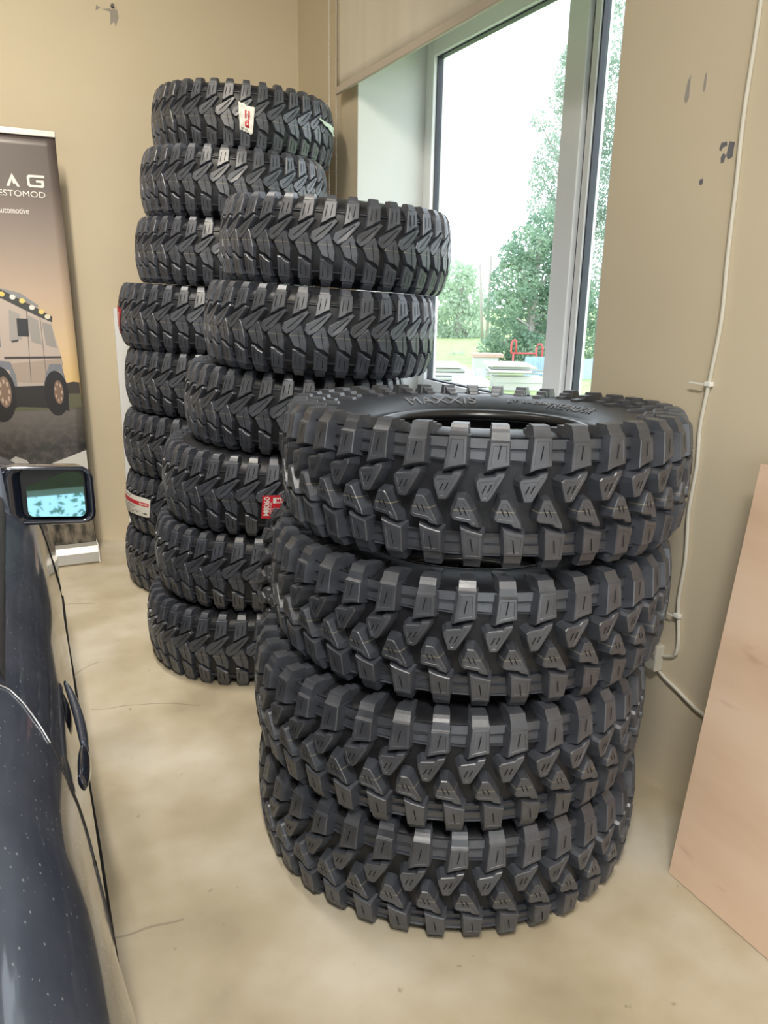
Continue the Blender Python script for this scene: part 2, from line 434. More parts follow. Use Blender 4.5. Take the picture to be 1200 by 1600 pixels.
# added fill lamps out of view, shaped as ceiling tube fittings, to brighten the room
M_tube = mat('fill lamp tube', (1, 1, 1), .5); 
nt, L, b = nodes(M_tube); b.inputs['Emission Color'].default_value = (1, .86, .62, 1); b.inputs['Emission Strength'].default_value = 4
M_fit = mat('fill lamp housing', (.7, .7, .7), .4)
for i, (x, y) in enumerate(((-.15, 1.9), (.05, 2.95), (-2.5, -.3), (-.2, -.45))):
    e = empty('fill_lamp', (x, y, ZC-.09))
    if i in (0, 3): e.location.z -= .10
    tag(e, 'added fill lamp out of view, ' + ('far row left', 'far row right', 'near row left', 'near row right')[i], 'lamp', 'added fill lamps out of view')
    box('housing', (-.06, -.62, .03), (.06, .62, .09), M_fit, e, bev=.006)
    bm = bmesh.new(); tube(bm, [(0, -.6, .012), (0, .6, .012)], .014, 10); linkbm('tube', bm, M_tube, e)
    l = bpy.data.lights.new('fill_light', 'AREA'); l.shape = 'RECTANGLE'; l.size = .12; l.size_y = 1.2; l.energy = FILL_W; l.color = (1, .90, .74) if i == 0 else (1, .96, .90)
    lo = bpy.data.objects.new('fill_light', l); COL.objects.link(lo); lo.parent = e; lo.location = (0, 0, -.02)
    l.spread = math.radians((115, 84, 120, 120)[i])
    if i == 0: e.rotation_euler = (math.radians(52), 0, 0)
    if i == 3: e.rotation_euler = (math.radians(22), math.radians(-20), 0)
    l.energy *= (.88, .28, .7, .92)[i]
# ------------------------------------------------------------------ tyres
T = .2822
front = [(1.082, 1.667), (1.042, 1.649), (.985, 1.634), (.9885, 1.632)]      # top to bottom
fl = ['topmost black mud tyre of the front stack, its round hole and sidewall showing',
      'second tyre from the top of the front stack, right under the topmost one',
      'third tyre from the top of the front stack, resting on the bottom tyre',
      'bottom black mud tyre of the front stack, standing on the concrete floor']
protoA = empty('tyre'); parts_A(protoA)
for i in range(4):
    o = protoA if i == 0 else copy_tree(protoA)
    tag(o, fl[i], 'tyre', 'big lug mud tyres in the front stack')
    place(o, front[i], T*(3.5-i)+.0005, (4.0, 10.5, 1.0, 6.5)[i])
topA = protoA
topA.matrix_world = Matrix.Translation((*front[0], T*3.5+.008)) @ Matrix.Rotation(math.radians(-1.8), 4, Vector((math.cos(math.radians(33)), -math.sin(math.radians(33)), 0))) @ Matrix.Rotation(math.radians(4), 4, 'Z') @ Matrix.Diagonal((1, 1, 1.04, 1))
up = copy_tree(protoA)
tag(up, 'mud tyre standing upright, wedged between the front and middle stacks', 'tyre'); 
up.pop('group', None)
up.matrix_world = Matrix.Translation((1.135, 2.306, .4635)) @ Matrix.Rotation(math.radians(2), 4, 'Z') @ Matrix.Rotation(PI/2, 4, 'X') @ Matrix.Rotation(math.radians(3), 4, 'Z') @ Matrix.Diagonal((.90, .90, .90, 1))
# lettering on the upper sidewall of the topmost tyre
def lerp_lin(tab, x):
    for (a, va), (b, vb) in zip(tab, tab[1:]):
        if x <= b: return va+(vb-va)*(x-a)/(b-a)
    return tab[-1][1]
def sidewall_text(s, size, rad, ang0, sx=1.2, bold=.0):
    tv, tf = text_geo(s, size, sx, bold, 'CENTER'); out = []
    for x, y in tv:
        r = rad+y; th = math.radians(ang0)-x/rad
        zz = .0022+lerp_lin(((.28, .087), (.30, .096), (.32, .105), (.353, .116), (.40, .1195)), r)
        out.append((r*math.cos(th), r*math.sin(th), zz))
    return out, tf
for s, sz, rad, ang, sx in (('MAXXIS', .056, .308, 80, 1.05), ('TREPADOR', .040, .312, 8, .85), ('LT', .022, .325, 42, 1.3), ('RADIAL', .022, .325, 29, 1.2), ('MAXXIS', .056, .308, -100, 1.05)):
    v, f = sidewall_text(s, sz, rad, ang, sx)
    bm = bmesh.new()
    vv = [bm.verts.new(p) for p in v]
    for q in f: bm.faces.new([vv[k] for k in q])
    r_ = bmesh.ops.extrude_face_region(bm, geom=list(bm.faces))
    bmesh.ops.translate(bm, vec=(0, 0, -.004), verts=[x for x in r_['geom'] if isinstance(x, bmesh.types.BMVert)])
    so = linkbm('sidewall_lettering', bm, M_letter, topA); so.matrix_local = Matrix.Rotation(math.radians(-4.0), 4, 'Z')

TB = .2814
mid = [(1.130, 2.780), (1.052, 2.741), (.991, 2.853), (.894, 2.860), (.853, 2.877), (.807, 2.880)]
ml = ['topmost tyre of the middle stack, in front of the window pane',
      'second tyre from the top of the middle stack',
      'third tyre from the top of the middle stack, partly behind the front stack',
      'fourth tyre from the top of the middle stack, with the red and white label',
      'tyre second from the bottom of the middle stack',
      'bottom tyre of the middle stack, on the floor']
protoB = empty('tyre'); parts_B(protoB)
tilts = [3.6, 3.3, 2.9, 2.3, 1.4, 0]
midobj = []
for i in range(6):
    o = protoB if i == 0 else copy_tree(protoB)
    tag(o, ml[i], 'tyre', 'mud tyres in the middle stack')
    place(o, mid[i], TB*(5.5-i)+.0005-(-.0085, -.009, -.009, -.008, -.005, 0)[i], (2.0, 7.5, 4.0, 0, 8.3, 5.2)[i], tilts[i], TDIR); midobj.append(o)
back = [(1.112, 3.890), (1.022, 3.747), (.984, 3.766), (.893, 3.780), (.900, 3.768), (.870, 3.740), (.863, 3.748), (.844, 3.773)]
bl = ['topmost tyre of the tall back stack, with a crumpled red and white label',
      'second tyre from the top of the tall back stack',
      'third tyre from the top of the tall back stack',
      'fourth tyre from the top of the back stack, a red sticker at its left edge',
      'fifth tyre from the top of the tall back stack',
      'sixth tyre from the top of the tall back stack',
      'tyre second from the bottom of the back stack, with a white label',
      'bottom tyre of the tall back stack, on the floor by the end wall']
backobj = []
btilt = [2.5, 2.4, 2.3, 2.2, 1.9, 1.3, .7, 0]
for i in range(8):
    o = copy_tree(protoB)
    tag(o, bl[i], 'tyre', 'mud tyres in the tall back stack')
    place(o, back[i], TB*(7.5-i)+.0005+(.0045, .0050, .0055, .0065, .006, .004, .002, 0)[i], (3.0, 6.0, 1.2, 8.0, 3.5, 0.5, 0, 4.0)[i], btilt[i], TDIR); backobj.append(o)

# paper labels stuck on the treads
def patch(tyre, outline, mats, spin, R=.4245, name='label', wob=0.0, seed=0, n=10, lift=0.0):
    """outline: quad corners (angle deg, z rel) TL, TR, BR, BL; returns mapper"""
    rnd = random.Random(seed)
    tl, tr, br, bl_ = outline
    def P(s, t, off=0.0):
        a = (1-t)*((1-s)*tl[0]+s*tr[0])+t*((1-s)*bl_[0]+s*br[0]); z = (1-t)*((1-s)*tl[1]+s*tr[1])+t*((1-s)*bl_[1]+s*br[1])
        w = wob*(math.sin(9*s+4*t+seed)+.6*math.sin(13*t-7*s+2*seed))
        rr = R-.018*abs(z/.122)**2.4+.0006+off+abs(w)+lift*(s-.5)**2*4
        th = math.radians(a); return (rr*math.cos(th), rr*math.sin(th), z)
    def region(bm, s0, s1, t0, t1, mi, off=0.0, jag=0.0):
        k = n
        g = [[bm.verts.new(P(s0+(s1-s0)*i/k, t0+(t1-t0)*j/k+((rnd.random()-.5)*jag if j in (0, k) else 0), off)) for j in range(k+1)] for i in range(k+1)]
        for i in range(k):
            for j in range(k):
                f = bm.faces.new((g[i][j], g[i][j+1], g[i+1][j+1], g[i+1][j])); f.material_index = mi
    def text(bm, s, size, s0, t0, ws, ht, mi, rot=False, off=.0006):
        tv, tf = text_geo(s, 1.0, 1.0, .015)
        mx = max(x for x, y in tv); my = max(y for x, y in tv)
        vv = []
        for x, y in tv:
            a, c = x/mx, y/my
            if rot: ss, tt = s0+ws*(1-c), t0+ht*(1-a)
            else: ss, tt = s0+ws*a, t0+ht*(1-c)
            vv.append(bm.verts.new(P(ss, tt, off)))
        for q in tf:
            f = bm.faces.new([vv[k] for k in q]); f.material_index = mi
    bm = bmesh.new()
    def done():
        o = linkbm(name, bm, mats, tyre, recalc=False); o.matrix_local = Matrix.Rotation(math.radians(-spin), 4, 'Z')
        if wob: o.data.polygons.foreach_set('use_smooth', [True]*len(o.data.polygons))
        sm = o.modifiers.new('thickness', 'SOLIDIFY'); sm.thickness = .0004
        return o
    return bm, region, text, done
MS = [M_white, M_red, M_ink, M_inkgrey]
# red and white size label on the middle stack
zc = TB*2.5
bm, reg, txt, done = patch(midobj[3], [(-112.5, .722-zc), (-97.5, .728-zc), (-97.5, .645-zc), (-113.0, .640-zc)], MS, 0, name='label')
reg(bm, 0, .33, 0, 1, 1); reg(bm, .33, 1, 0, 1, 0)
reg(bm, .33, 1, 0, .10, 1, .0003); reg(bm, .33, 1, .34, .56, 1, .0003)
txt(bm, 'M8060', 1, .05, .06, .17, .84, 0, True); txt(bm, '35X12.5R', 1, .24, .3, .05, .5, 0, True)
txt(bm, 'MAXXIS', 1, .42, .13, .56, .18, 1); txt(bm, '37X12.50', 1, .38, .62, .58, .2, 2)
done()
# crumpled label, topmost tyre of the back stack
zc = TB*7.5
bm, reg, txt, done = patch(backobj[0], [(-109, .045-.00), (-100, .03), (-101, -.075), (-108, -.06)], MS, 3.0, name='label', wob=.006, seed=3, lift=.008)
reg(bm, 0, 1, 0, 1, 0, 0, .10); reg(bm, .40, .72, .2, .82, 1, .0006); txt(bm, 'MAXXIS', 1, .48, .26, .16, .5, 0, True, .0014); reg(bm, .1, .75, .86, .93, 3, .0006)
o = done(); o['label'] = 'crumpled red and white label'
bm, reg, txt, done = patch(backobj[0], [(-56, .045), (-33, .040), (-31, .0), (-50, .028)], [M_mint], 3.0, name='paper_tag', wob=.004, seed=8)
reg(bm, 0, 1, 0, 1, 0, 0, .12); done()
# white data label low in the back stack
zc = TB*1.5
bm, reg, txt, done = patch(backobj[6], [(-184, .475-zc), (-145.4, .472-zc), (-147, .386-zc), (-184, .372-zc)], MS, 0, name='label', seed=5)
reg(bm, 0, 1, 0, 1, 0, 0, .05); reg(bm, .06, .97, .24, .44, 1, .0004); txt(bm, 'MAXXIS', 1, .72, .29, .22, .10, 0)
for k, (a, b_, t0, h, mi) in enumerate(((.1, .5, .08, .06, 3), (.1, .62, .52, .07, 3), (.1, .55, .63, .05, 3), (.1, .8, .73, .03, 3), (.3, .7, .80, .05, 3), (.1, .6, .9, .03, 3), (.82, .94, .80, .07, 2))):
    for q in range(6):
        if (q*7+k*3) % 5: reg(bm, a+(b_-a)*q/6, a+(b_-a)*(q+.8)/6, t0, t0+h, mi, .0005)
done()
zc = TB*4.5
bm, reg, txt, done = patch(backobj[3], [(-188, 1.315-zc), (-171.5, 1.290-zc), (-178.5, 1.175-zc), (-190, 1.19-zc)], MS, 8.0, name='label', seed=2)
reg(bm, 0, 1, 0, 1, 1, 0, .05); reg(bm, .45, .75, .2, .8, 0, .0004); txt(bm, 'MAXXIS', 1, .5, .24, .2, .5, 1, True, .001); done()

# ------------------------------------------------------------------ roller blind in front of the window opening
M_blind = mat('blind fabric', (.80, .74, .62), .8)
noise_mix(M_blind, (.76, .70, .58), (.82, .76, .64), 3, .3, .7, 3, stretch=(1, 4, .4))
M_rail = mat('blind rail', (.62, .54, .45), .6)
M_chain = mat('bead chain plastic', (.82, .80, .74), .4)
bl_ = empty('roller_blind', (XR-.045, 2.78, 2.95)); tag(bl_, 'cream roller blind pulled partly down over the window', 'blind')
def kid(name, bm, m, par, smooth=False):
    o = linkbm(name, bm, m, par, smooth); o.matrix_parent_inverse = Matrix.Translation(par.location).inverted(); return o
bm = bmesh.new()
nb = 40; ya, yb = 1.75, 3.84
g = []
for i in range(nb+1):
    y = ya+(yb-ya)*i/nb
    col = []
    for j in range(13):
        z = 2.345+(2.95-2.345)*j/12
        x = XR-.052+.003*math.sin(y*5.3+1)*(1-j/12)+.0015*math.sin(y*13+z*3)
        col.append(bm.verts.new((x, y, z)))
    g.append(col)
for i in range(nb):
    for j in range(12): bm.faces.new((g[i][j], g[i+1][j], g[i+1][j+1], g[i][j+1]))
fo = kid('fabric', bm, M_blind, bl_, True); fo.modifiers.new('t', 'SOLIDIFY').thickness = .0015
bm = bmesh.new(); add_box(bm, (XR-.060, ya, 2.318), (XR-.043, yb, 2.350), bev=.004); kid('bottom_rail', bm, M_rail, bl_)
bm = bmesh.new(); tube(bm, [(XR-.045, ya-.02, 2.97), (XR-.045, yb+.02, 2.97)], .035, 16); kid('roller_tube', bm, M_pvc, bl_, True)
bm = bmesh.new(); add_box(bm, (XR-.09, yb+.02, 2.92), (XR, yb+.035, 3.02)); kid('bracket', bm, M_pvc, bl_)
bm = bmesh.new(); add_box(bm, (XR-.09, ya-.035, 2.92), (XR, ya-.02, 3.02)); kid('bracket', bm, M_pvc, bl_)
bm = bmesh.new()
v0 = (XR-.03, yb+.028)
zt, zb = 2.96, 1.35
for dx in (-.028, .0):
    k = 0; z = zb
    while z < zt:
        bmesh.ops.create_icosphere(bm, subdivisions=1, radius=.0032, matrix=Matrix.Translation((v0[0]+dx-.02, v0[1]-.02-dx*.8, z))); z += .0085
    tube(bm, [(v0[0]+dx-.02, v0[1]-.02-dx*.8, zb), (v0[0]+dx-.02, v0[1]-.02-dx*.8, zt)], .0010, 5)
tube(bm, [(v0[0]-.048, v0[1]+.0024, zb), (v0[0]-.034, v0[1]-.01, zb-.015), (v0[0]-.02, v0[1]-.02, zb)], .0012, 5)
kid('bead_chain', bm, M_chain, bl_)

# ------------------------------------------------------------------ cables, ties and the little wall box
M_cable = mat('cable sheath', (.62, .59, .50), .45)
M_tie = mat('cable tie', (.80, .80, .74), .4)
M_scar = mat('bare plaster hole', (.16, .155, .17), .9)
M_patch = mat('grey scuff paint', (.36, .33, .29), .8)
cx = XR-.006
bm = bmesh.new()
tube(bm, smoothpath([(cx, 1.424, 3.48), (cx, 1.426, 2.6), (cx, 1.426, 2.05), (cx-.002, 1.430, 1.82), (cx, 1.427, 1.66), (cx, 1.424, 1.50), (cx-.002, 1.416, 1.35), (cx-.002, 1.428, 1.20),
     (cx, 1.440, 1.08), (cx, 1.434, .98), (cx, 1.441, .85), (cx, 1.431, .72), (cx, 1.436, .60), (cx, 1.428, .54), (cx, 1.418, .475), (cx, 1.424, .437), (cx, 1.452, .419), (cx, 1.478, .412)], 8), .0055, 8)
tag(linkbm('power_cable', bm, M_cable, None, True), 'cream cable running down the wall beside the window to a small box', 'cable')
bm = bmesh.new()
tube(bm, smoothpath([(cx, 1.492, .372), (cx, 1.45, .352), (cx, 1.40, .338), (cx, 1.35, .322), (cx, 1.30, .312), (cx, 1.10, .30), (cx, .6, .30)], 8), .0055, 8)
tag(linkbm('power_cable', bm, M_cable, None, True), 'cream cable slanting from the small box down behind the plywood', 'cable')
jb = empty('junction_box', (XR-.02, 1.50, .405)); tag(jb, 'small cream cable box low on the wall behind the front tyres', 'box')
bm = bmesh.new(); add_box(bm, (XR-.032, 1.466, .366), (XR-.001, 1.54, .446), bev=.004); kid('box_body', bm, M_cable, jb)
for y, z in ((1.474, .374), (1.474, .438)):
    bm = bmesh.new(); tube(bm, [(XR-.034, y, z), (XR-.031, y, z)], .003, 8); kid('screw', bm, M_patch, jb)
bm = bmesh.new(); add_box(bm, (XR-.0335, 1.472, .402), (XR-.031, 1.486, .420)); kid('cable_slot', bm, M_patch, jb)
for z, y, lab in ((1.192, 1.428, 'white cable tie on the wall cable above the front tyres'), (.553, 1.431, 'white cable tie on the wall cable lower down')):
    e = empty('cable_tie', (cx, y, z)); tag(e, lab, 'cable tie')
    bm = bmesh.new(); add_box(bm, (XR-.016, y-.010, z-.006), (XR-.001, y+.010, z+.006), bev=.002); kid('clip', bm, M_tie, e)
    bm = bmesh.new(); add_box(bm, (XR-.022, y+.008, z-.002), (XR-.019, y+.052, z+.002), M=Matrix.Translation((0, 0, 0))); kid('tail', bm, M_tie, e)
# holes and scars in the plaster
def scar(name, y, z, pts, m, label):
    bm = bmesh.new()
    for poly in pts:
        vv = [bm.verts.new((XR-.0012, y-a, z+b)) for a, b in poly]
        f = bm.faces.new(vv)
        r2 = bmesh.ops.extrude_face_region(bm, geom=[f]); bmesh.ops.translate(bm, vec=(.0010, 0, 0), verts=[q for q in r2['geom'] if isinstance(q, bmesh.types.BMVert)])
    o = linkbm(name, bm, m); tag(o, label, 'wall mark'); return o
scar('plaster_hole', 1.474, 1.739, [[(-.022, .012), (-.018, .026), (-.002, .027), (.0, .018), (-.012, .016), (-.016, .008)], [(.002, -.004), (.006, .026), (.022, .022), (.020, -.010), (.008, -.014)], [(-.014, -.006), (-.008, .002), (.0, -.004), (-.004, -.018), (-.012, -.02)]], M_scar, 'torn grey plaster hole beside the cable on the window wall')
scar('plaster_hole', 1.541, 1.682, [[(-.006, -.004), (-.005, .006), (.003, .008), (.006, .0), (.002, -.007)]], M_scar, 'tiny dark screw hole below the torn plaster hole')
scar('paint_scuff', 1.621, 1.907, [[(-.008, -.02), (-.002, .02), (.006, .032), (.007, -.02), (.0, -.032)]], M_patch, 'wider of two grey paint scuffs right of the window')
scar('paint_scuff', 1.565, 1.915, [[(-.006, -.02), (-.004, .014), (.001, .02), (.002, -.014), (-.002, -.024)]], M_patch, 'narrower of two grey paint scuffs right of the window')
e = empty('wall_anchor', (.64, YB, 2.74)); tag(e, 'old screw anchor with torn paint high on the end wall', 'anchor')
bm = bmesh.new(); tube(bm, [(.64, YB-.02, 2.745), (.64, YB, 2.745)], .008, 10); kid('screw', bm, M_scar, e)
bm = bmesh.new()
for poly in ([(.565, 2.74), (.56, 2.715), (.585, 2.73)], [(.63, 2.73), (.625, 2.66), (.645, 2.68), (.65, 2.655), (.668, 2.70), (.662, 2.735)], [(.59, 2.725), (.63, 2.72), (.63, 2.735)]):
    f = bm.faces.new([bm.verts.new((x, YB-.0012, z)) for x, z in poly])
    r2 = bmesh.ops.extrude_face_region(bm, geom=[f]); bmesh.ops.translate(bm, vec=(0, .001, 0), verts=[q for q in r2['geom'] if isinstance(q, bmesh.types.BMVert)])
kid('torn_paint', bm, M_patch, e)

# ------------------------------------------------------------------ plywood sheets leaning on the window wall
def wood(name, c1, c2, c3):
    m = mat(name, c1, .55); m, r, mp = noise_mix(m, c1, c2, 2.6, .32, .66, 7, stretch=(1, .55, 2.6))
    e_ = r.color_ramp.elements.new(.5); e_.color = (*c3, 1)
    nt, L, b = nodes(m); mp.inputs['Rotation'].default_value = (.25, 0, 0)
    n = N(nt, 'ShaderNodeTexNoise'); n.inputs['Scale'].default_value = 9; n.inputs['Detail'].default_value = 2; L.new(mp.outputs[0], n.inputs['Vector'])
    g2 = N(nt, 'ShaderNodeMapRange'); g2.inputs[1].default_value = .68; g2.inputs[2].default_value = .8; g2.inputs[4].default_value = .5; L.new(n.outputs[0], g2.inputs[0])
    L.new(mixc(m, g2.outputs[0], (.36, .22, .13), r.outputs[0]), b.inputs['Base Color'])
    return m
M_ply = wood('plywood face', (.60, .425, .29), (.72, .545, .40), (.68, .495, .355))
M_plyedge = mat('plywood edge', (.58, .43, .29), .7)
def sheet(x0, x1, y0, y1, h, th, label, dy=.0):
    d = Vector((x1-x0, dy, math.sqrt(max(h*h-(x1-x0)**2, .01)))); w = Vector((0, y0-y1, 0))
    n = d.cross(w).normalized(); 
    if n.x < 0: n = -n
    a = Vector((x0, y1, 0.0005))
    A = [a, a+w, a+w+d, a+d]; B = [p+n*th for p in A]
    lo = min(p.z for p in A+B); A = [p-Vector((0, 0, lo-.0005)) for p in A]; B = [p-Vector((0, 0, lo-.0005)) for p in B]
    o = link('plywood_sheet', A+B, [(0, 3, 2, 1), (4, 5, 6, 7), (0, 1, 5, 4), (1, 2, 6, 5), (2, 3, 7, 6), (3, 0, 4, 7)], [M_ply, M_plyedge], None, False, [0, 0, 1, 1, 1, 1])
    tag(o, label, 'board', 'plywood sheets leaning on the wall'); return o
sheet(1.374, 1.520, -.25, 1.148, 1.05, .012, 'front plywood sheet leaning at the right edge, facing the tyres', .03)
sheet(1.395, 1.560, -.22, 1.142, 1.058, .012, 'rear plywood sheet, only its top edge showing behind the front sheet', .03)

# white panel standing behind the back stack
box('melamine_board', (.528, YB-.075, .0005), (1.02, YB-.055, 1.298), M_pvc, None, bev=.002)
tag(bpy.data.objects['melamine_board'], 'tall white board against the end wall behind the back tyre stack', 'board')

# ------------------------------------------------------------------ roll-up banner
YBN = 4.2
def print_mat(name, col, rough=.35): return mat(name, col, rough)
def banner_sky():
    m = mat('banner print', (.5, .4, .3), .32); nt, L, b = nodes(m)
    tc = N(nt, 'ShaderNodeTexCoord'); sx = N(nt, 'ShaderNodeSeparateXYZ'); L.new(tc.outputs['Object'], sx.inputs[0])
    mr = N(nt, 'ShaderNodeMapRange'); mr.inputs[1].default_value = .08; mr.inputs[2].default_value = 2.09; L.new(sx.outputs[2], mr.inputs[0])
    r = N(nt, 'ShaderNodeValToRGB'); cr = r.color_ramp
    cr.elements[0].position = 0; cr.elements[0].color = (.055, .05, .045, 1); cr.elements[1].position = 1; cr.elements[1].color = (.085, .066, .062, 1)
    for p, c in ((.27, (.05, .047, .046)), (.355, (.15, .135, .125)), (.385, (.13, .12, .075)), (.425, (.75, .53, .24)), (.52, (.68, .50, .30)), (.64, (.50, .38, .28)), (.76, (.30, .24, .20)), (.88, (.14, .115, .105))):
        e_ = cr.elements.new(p); e_.color = (*c, 1)
    L.new(mr.outputs[0], r.inputs[0])
    n = N(nt, 'ShaderNodeTexNoise'); n.inputs['Scale'].default_value = 30; n.inputs['Detail'].default_value = 8; L.new(tc.outputs['Object'], n.inputs['Vector'])
    lt = N(nt, 'ShaderNodeMath', operation='LESS_THAN'); lt.inputs[1].default_value = .80; L.new(sx.outputs[2], lt.inputs[0])
    ms = N(nt, 'ShaderNodeMath', operation='MULTIPLY'); L.new(lt.outputs[0], ms.inputs[0])
    g = N(nt, 'ShaderNodeMapRange'); g.inputs[1].default_value = .45; g.inputs[2].default_value = .75; g.inputs[4].default_value = .6; L.new(n.outputs[0], g.inputs[0]); L.new(g.outputs[0], ms.inputs[1])
    L.new(mixc(m, ms.outputs[0], (.17, .155, .14), r.outputs[0]), b.inputs['Base Color']); return m
BN = empty('roll_up_banner', (-.10, YBN, 0)); tag(BN, 'roll-up banner with a printed off-road wagon at sunset, by the end wall', 'banner')
M_bp = banner_sky()
def bx(z): return .321-(.321-.298)*(z-.1)/1.99      # right edge
bm = bmesh.new()
rows = []
for j in range(41):
    z = .09+(2.075-.09)*j/40; xr = bx(z)
    rows.append([bm.verts.new((xr-.85*(1-i/20), YBN, z)) for i in range(21)])
for A, B in zip(rows, rows[1:]):
    for i in range(20): bm.faces.new((A[i], A[i+1], B[i+1], B[i]))
o = kid('printed_sheet', bm, M_bp, BN, True); o.modifiers.new('t', 'SOLIDIFY').thickness = .0012
def sheety(x, z): return YBN
PRN = {}
layer = [0]
def pm(c):
    k = tuple(round(x, 3) for x in c)
    if k not in PRN: PRN[k] = mat('banner ink', c, .35)
    return PRN[k]
pbm = {}
def ink(poly, c, group='vehicle'):
    layer[0] += 1; off = .0022+layer[0]*.00004
    bm, ms = pbm.setdefault(group, (bmesh.new(), []))
    m = pm(c)
    if m not in ms: ms.append(m)
    f = bm.faces.new([bm.verts.new((x, sheety(x, z)-off, z)) for x, z in poly]); f.material_index = ms.index(m)
def circ(cx_, cz, rx, rz, n=20): return [(cx_+rx*math.cos(2*PI*k/n), cz+rz*math.sin(2*PI*k/n)) for k in range(n)]
# treeline and field
ink([(-.5, .905), (bx(.9)-.003, .885), (bx(.93)-.003, .94), (.28, .945), (.25, .94), (-.5, .95)], (.05, .04, .032), 'landscape')
ink([(-.5, .80), (bx(.82)-.003, .815), (bx(.88)-.003, .885), (-.5, .905)], (.12, .12, .07), 'landscape')
# off-road wagon seen from its front right corner
body, dark, glassc, grey = (.50, .42, .37), (.022, .02, .02), (.36, .34, .32), (.20, .21, .24)
ink([(-.36, .79), (-.10, .79), (.02, .83), (.14, .82), (.25, .80), (.25, .93), (-.36, .93)], (.03, .028, .026))
ink([(-.38, .93), (-.05, .93), (.212, .93), (.240, 1.035), (.236, 1.07), (.198, 1.26), (.14, 1.30), (-.01, 1.35), (-.34, 1.36), (-.38, 1.10)], body)
ink([(.0, 1.04), (.236, 1.06), (.240, 1.035), (.215, .935), (.02, .95)], (.40, .32, .27))
ink([(-.38, .95), (-.06, .94), (-.06, 1.10), (-.38, 1.11)], (.12, .125, .14))
ink([(-.37, 1.13), (-.03, 1.12), (-.02, 1.33), (-.34, 1.34)], (.11, .14, .18))
ink([(.012, 1.145), (.066, 1.155), (.068, 1.272), (.022, 1.296)], glassc); ink([(.108, 1.142), (.152, 1.128), (.147, 1.244), (.097, 1.272)], (.33, .31, .29)); ink([(.172, 1.126), (.220, 1.110), (.204, 1.224), (.162, 1.238)], (.31, .29, .27))
for a, b_ in (((.085, .945), (.098, 1.30)), ((.157, .945), (.155, 1.26))): ink([(a[0], a[1]), (a[0]+.003, a[1]), (b_[0]+.003, b_[1]), (b_[0], b_[1])], (.16, .14, .13))
ink([(-.02, 1.062), (.236, 1.062), (.236, 1.072), (-.02, 1.074)], (.06, .05, .05))
ink([(-.36, 1.36), (-.003, 1.345), (.15, 1.262), (.208, 1.235), (.212, 1.262), (.15, 1.30), (.0, 1.385), (-.36, 1.40)], (.05, .05, .045))
ink([(-.3, 1.40), (-.003, 1.392), (.077, 1.372), (.155, 1.315), (.15, 1.305), (.0, 1.385)], (.26, .26, .27))
for x, z, c in ((.0, 1.365, (.75, .55, .15)), (.045, 1.352, (.75, .76, .72)), (.085, 1.335, (.75, .62, .18)), (.125, 1.305, (.72, .72, .68)), (.165, 1.285, (.75, .58, .2)), (.19, 1.262, (.7, .66, .5)), (-.06, 1.372, (.7, .7, .68)), (-.12, 1.376, (.75, .6, .2))): ink(circ(x, z, .013, .012, 12), c)
ink([(.05, 1.17), (.099, 1.168), (.102, 1.252), (.052, 1.254)], (.035, .035, .04)); ink([(.02, 1.14), (.05, 1.145), (.05, 1.155), (.02, 1.15)], (.06, .06, .06))
ink([(.022, .93), (.178, .93), (.18, .944), (.02, .945)], (.46, .40, .36))
ink([(.142, .925), (.156, .985), (.178, 1.035), (.232, 1.034), (.250, .925), (.235, .925), (.222, 1.0), (.188, .998), (.172, .925)], grey)
ink([(-.08, 1.02), (-.04, 1.055), (.004, 1.05), (.022, .985), (.024, .93), (.008, .93), (-.005, 1.01), (-.05, 1.02)], grey)
ink(circ(.197, .890, .056, .112, 24), dark); ink(circ(.208, .895, .022, .060, 18), (.20, .13, .09)); 
for k in range(7): ink(circ(.208+.015*math.cos(k*.9), .895+.042*math.sin(k*.9), .004, .010, 8), (.46, .34, .26))
ink(circ(-.055, .895, .070, .135, 24), dark); ink(circ(-.035, .905, .030, .076, 18), (.22, .15, .11))
for k in range(8): ink(circ(-.035+.020*math.cos(k*.8), .905+.052*math.sin(k*.8), .005, .013, 8), (.48, .36, .28))
ink(circ(-.29, .90, .06, .125, 24), dark)
# white swoosh and rock texture at the foot
ink([(.10, .522), (.125, .53), (bx(.595)-.003, .594), (bx(.35)-.003, .34), (.0, .30), (-.15, .44)], (.62, .61, .58), 'footer')
ink([(-.53, .48), (-.15, .50), (-.02, .585), (.03, .56), (.06, .50), (.0, .30), (-.53, .30)], (.45, .44, .42), 'footer')
M_rock = mat('banner rock print', (.1, .09, .07), .4); noise_mix(M_rock, (.02, .018, .014), (.26, .22, .17), 22, .38, .66, 8, stretch=(1, 1, .5))
bm = bmesh.new(); ps = [(-.52, .10), (bx(.1)-.003, .10), (bx(.24)-.003, .225), (.1, .245), (-.52, .27)]
bm.faces.new([bm.verts.new((x, sheety(x, z)-.0042, z)) for x, z in ps]); kid('rock_print', bm, M_rock, BN)
for gname, (bm, ms) in pbm.items():
    o = linkbm(gname+'_print', bm, ms, BN, recalc=False); o.matrix_parent_inverse = Matrix.Translation(BN.location).inverted()
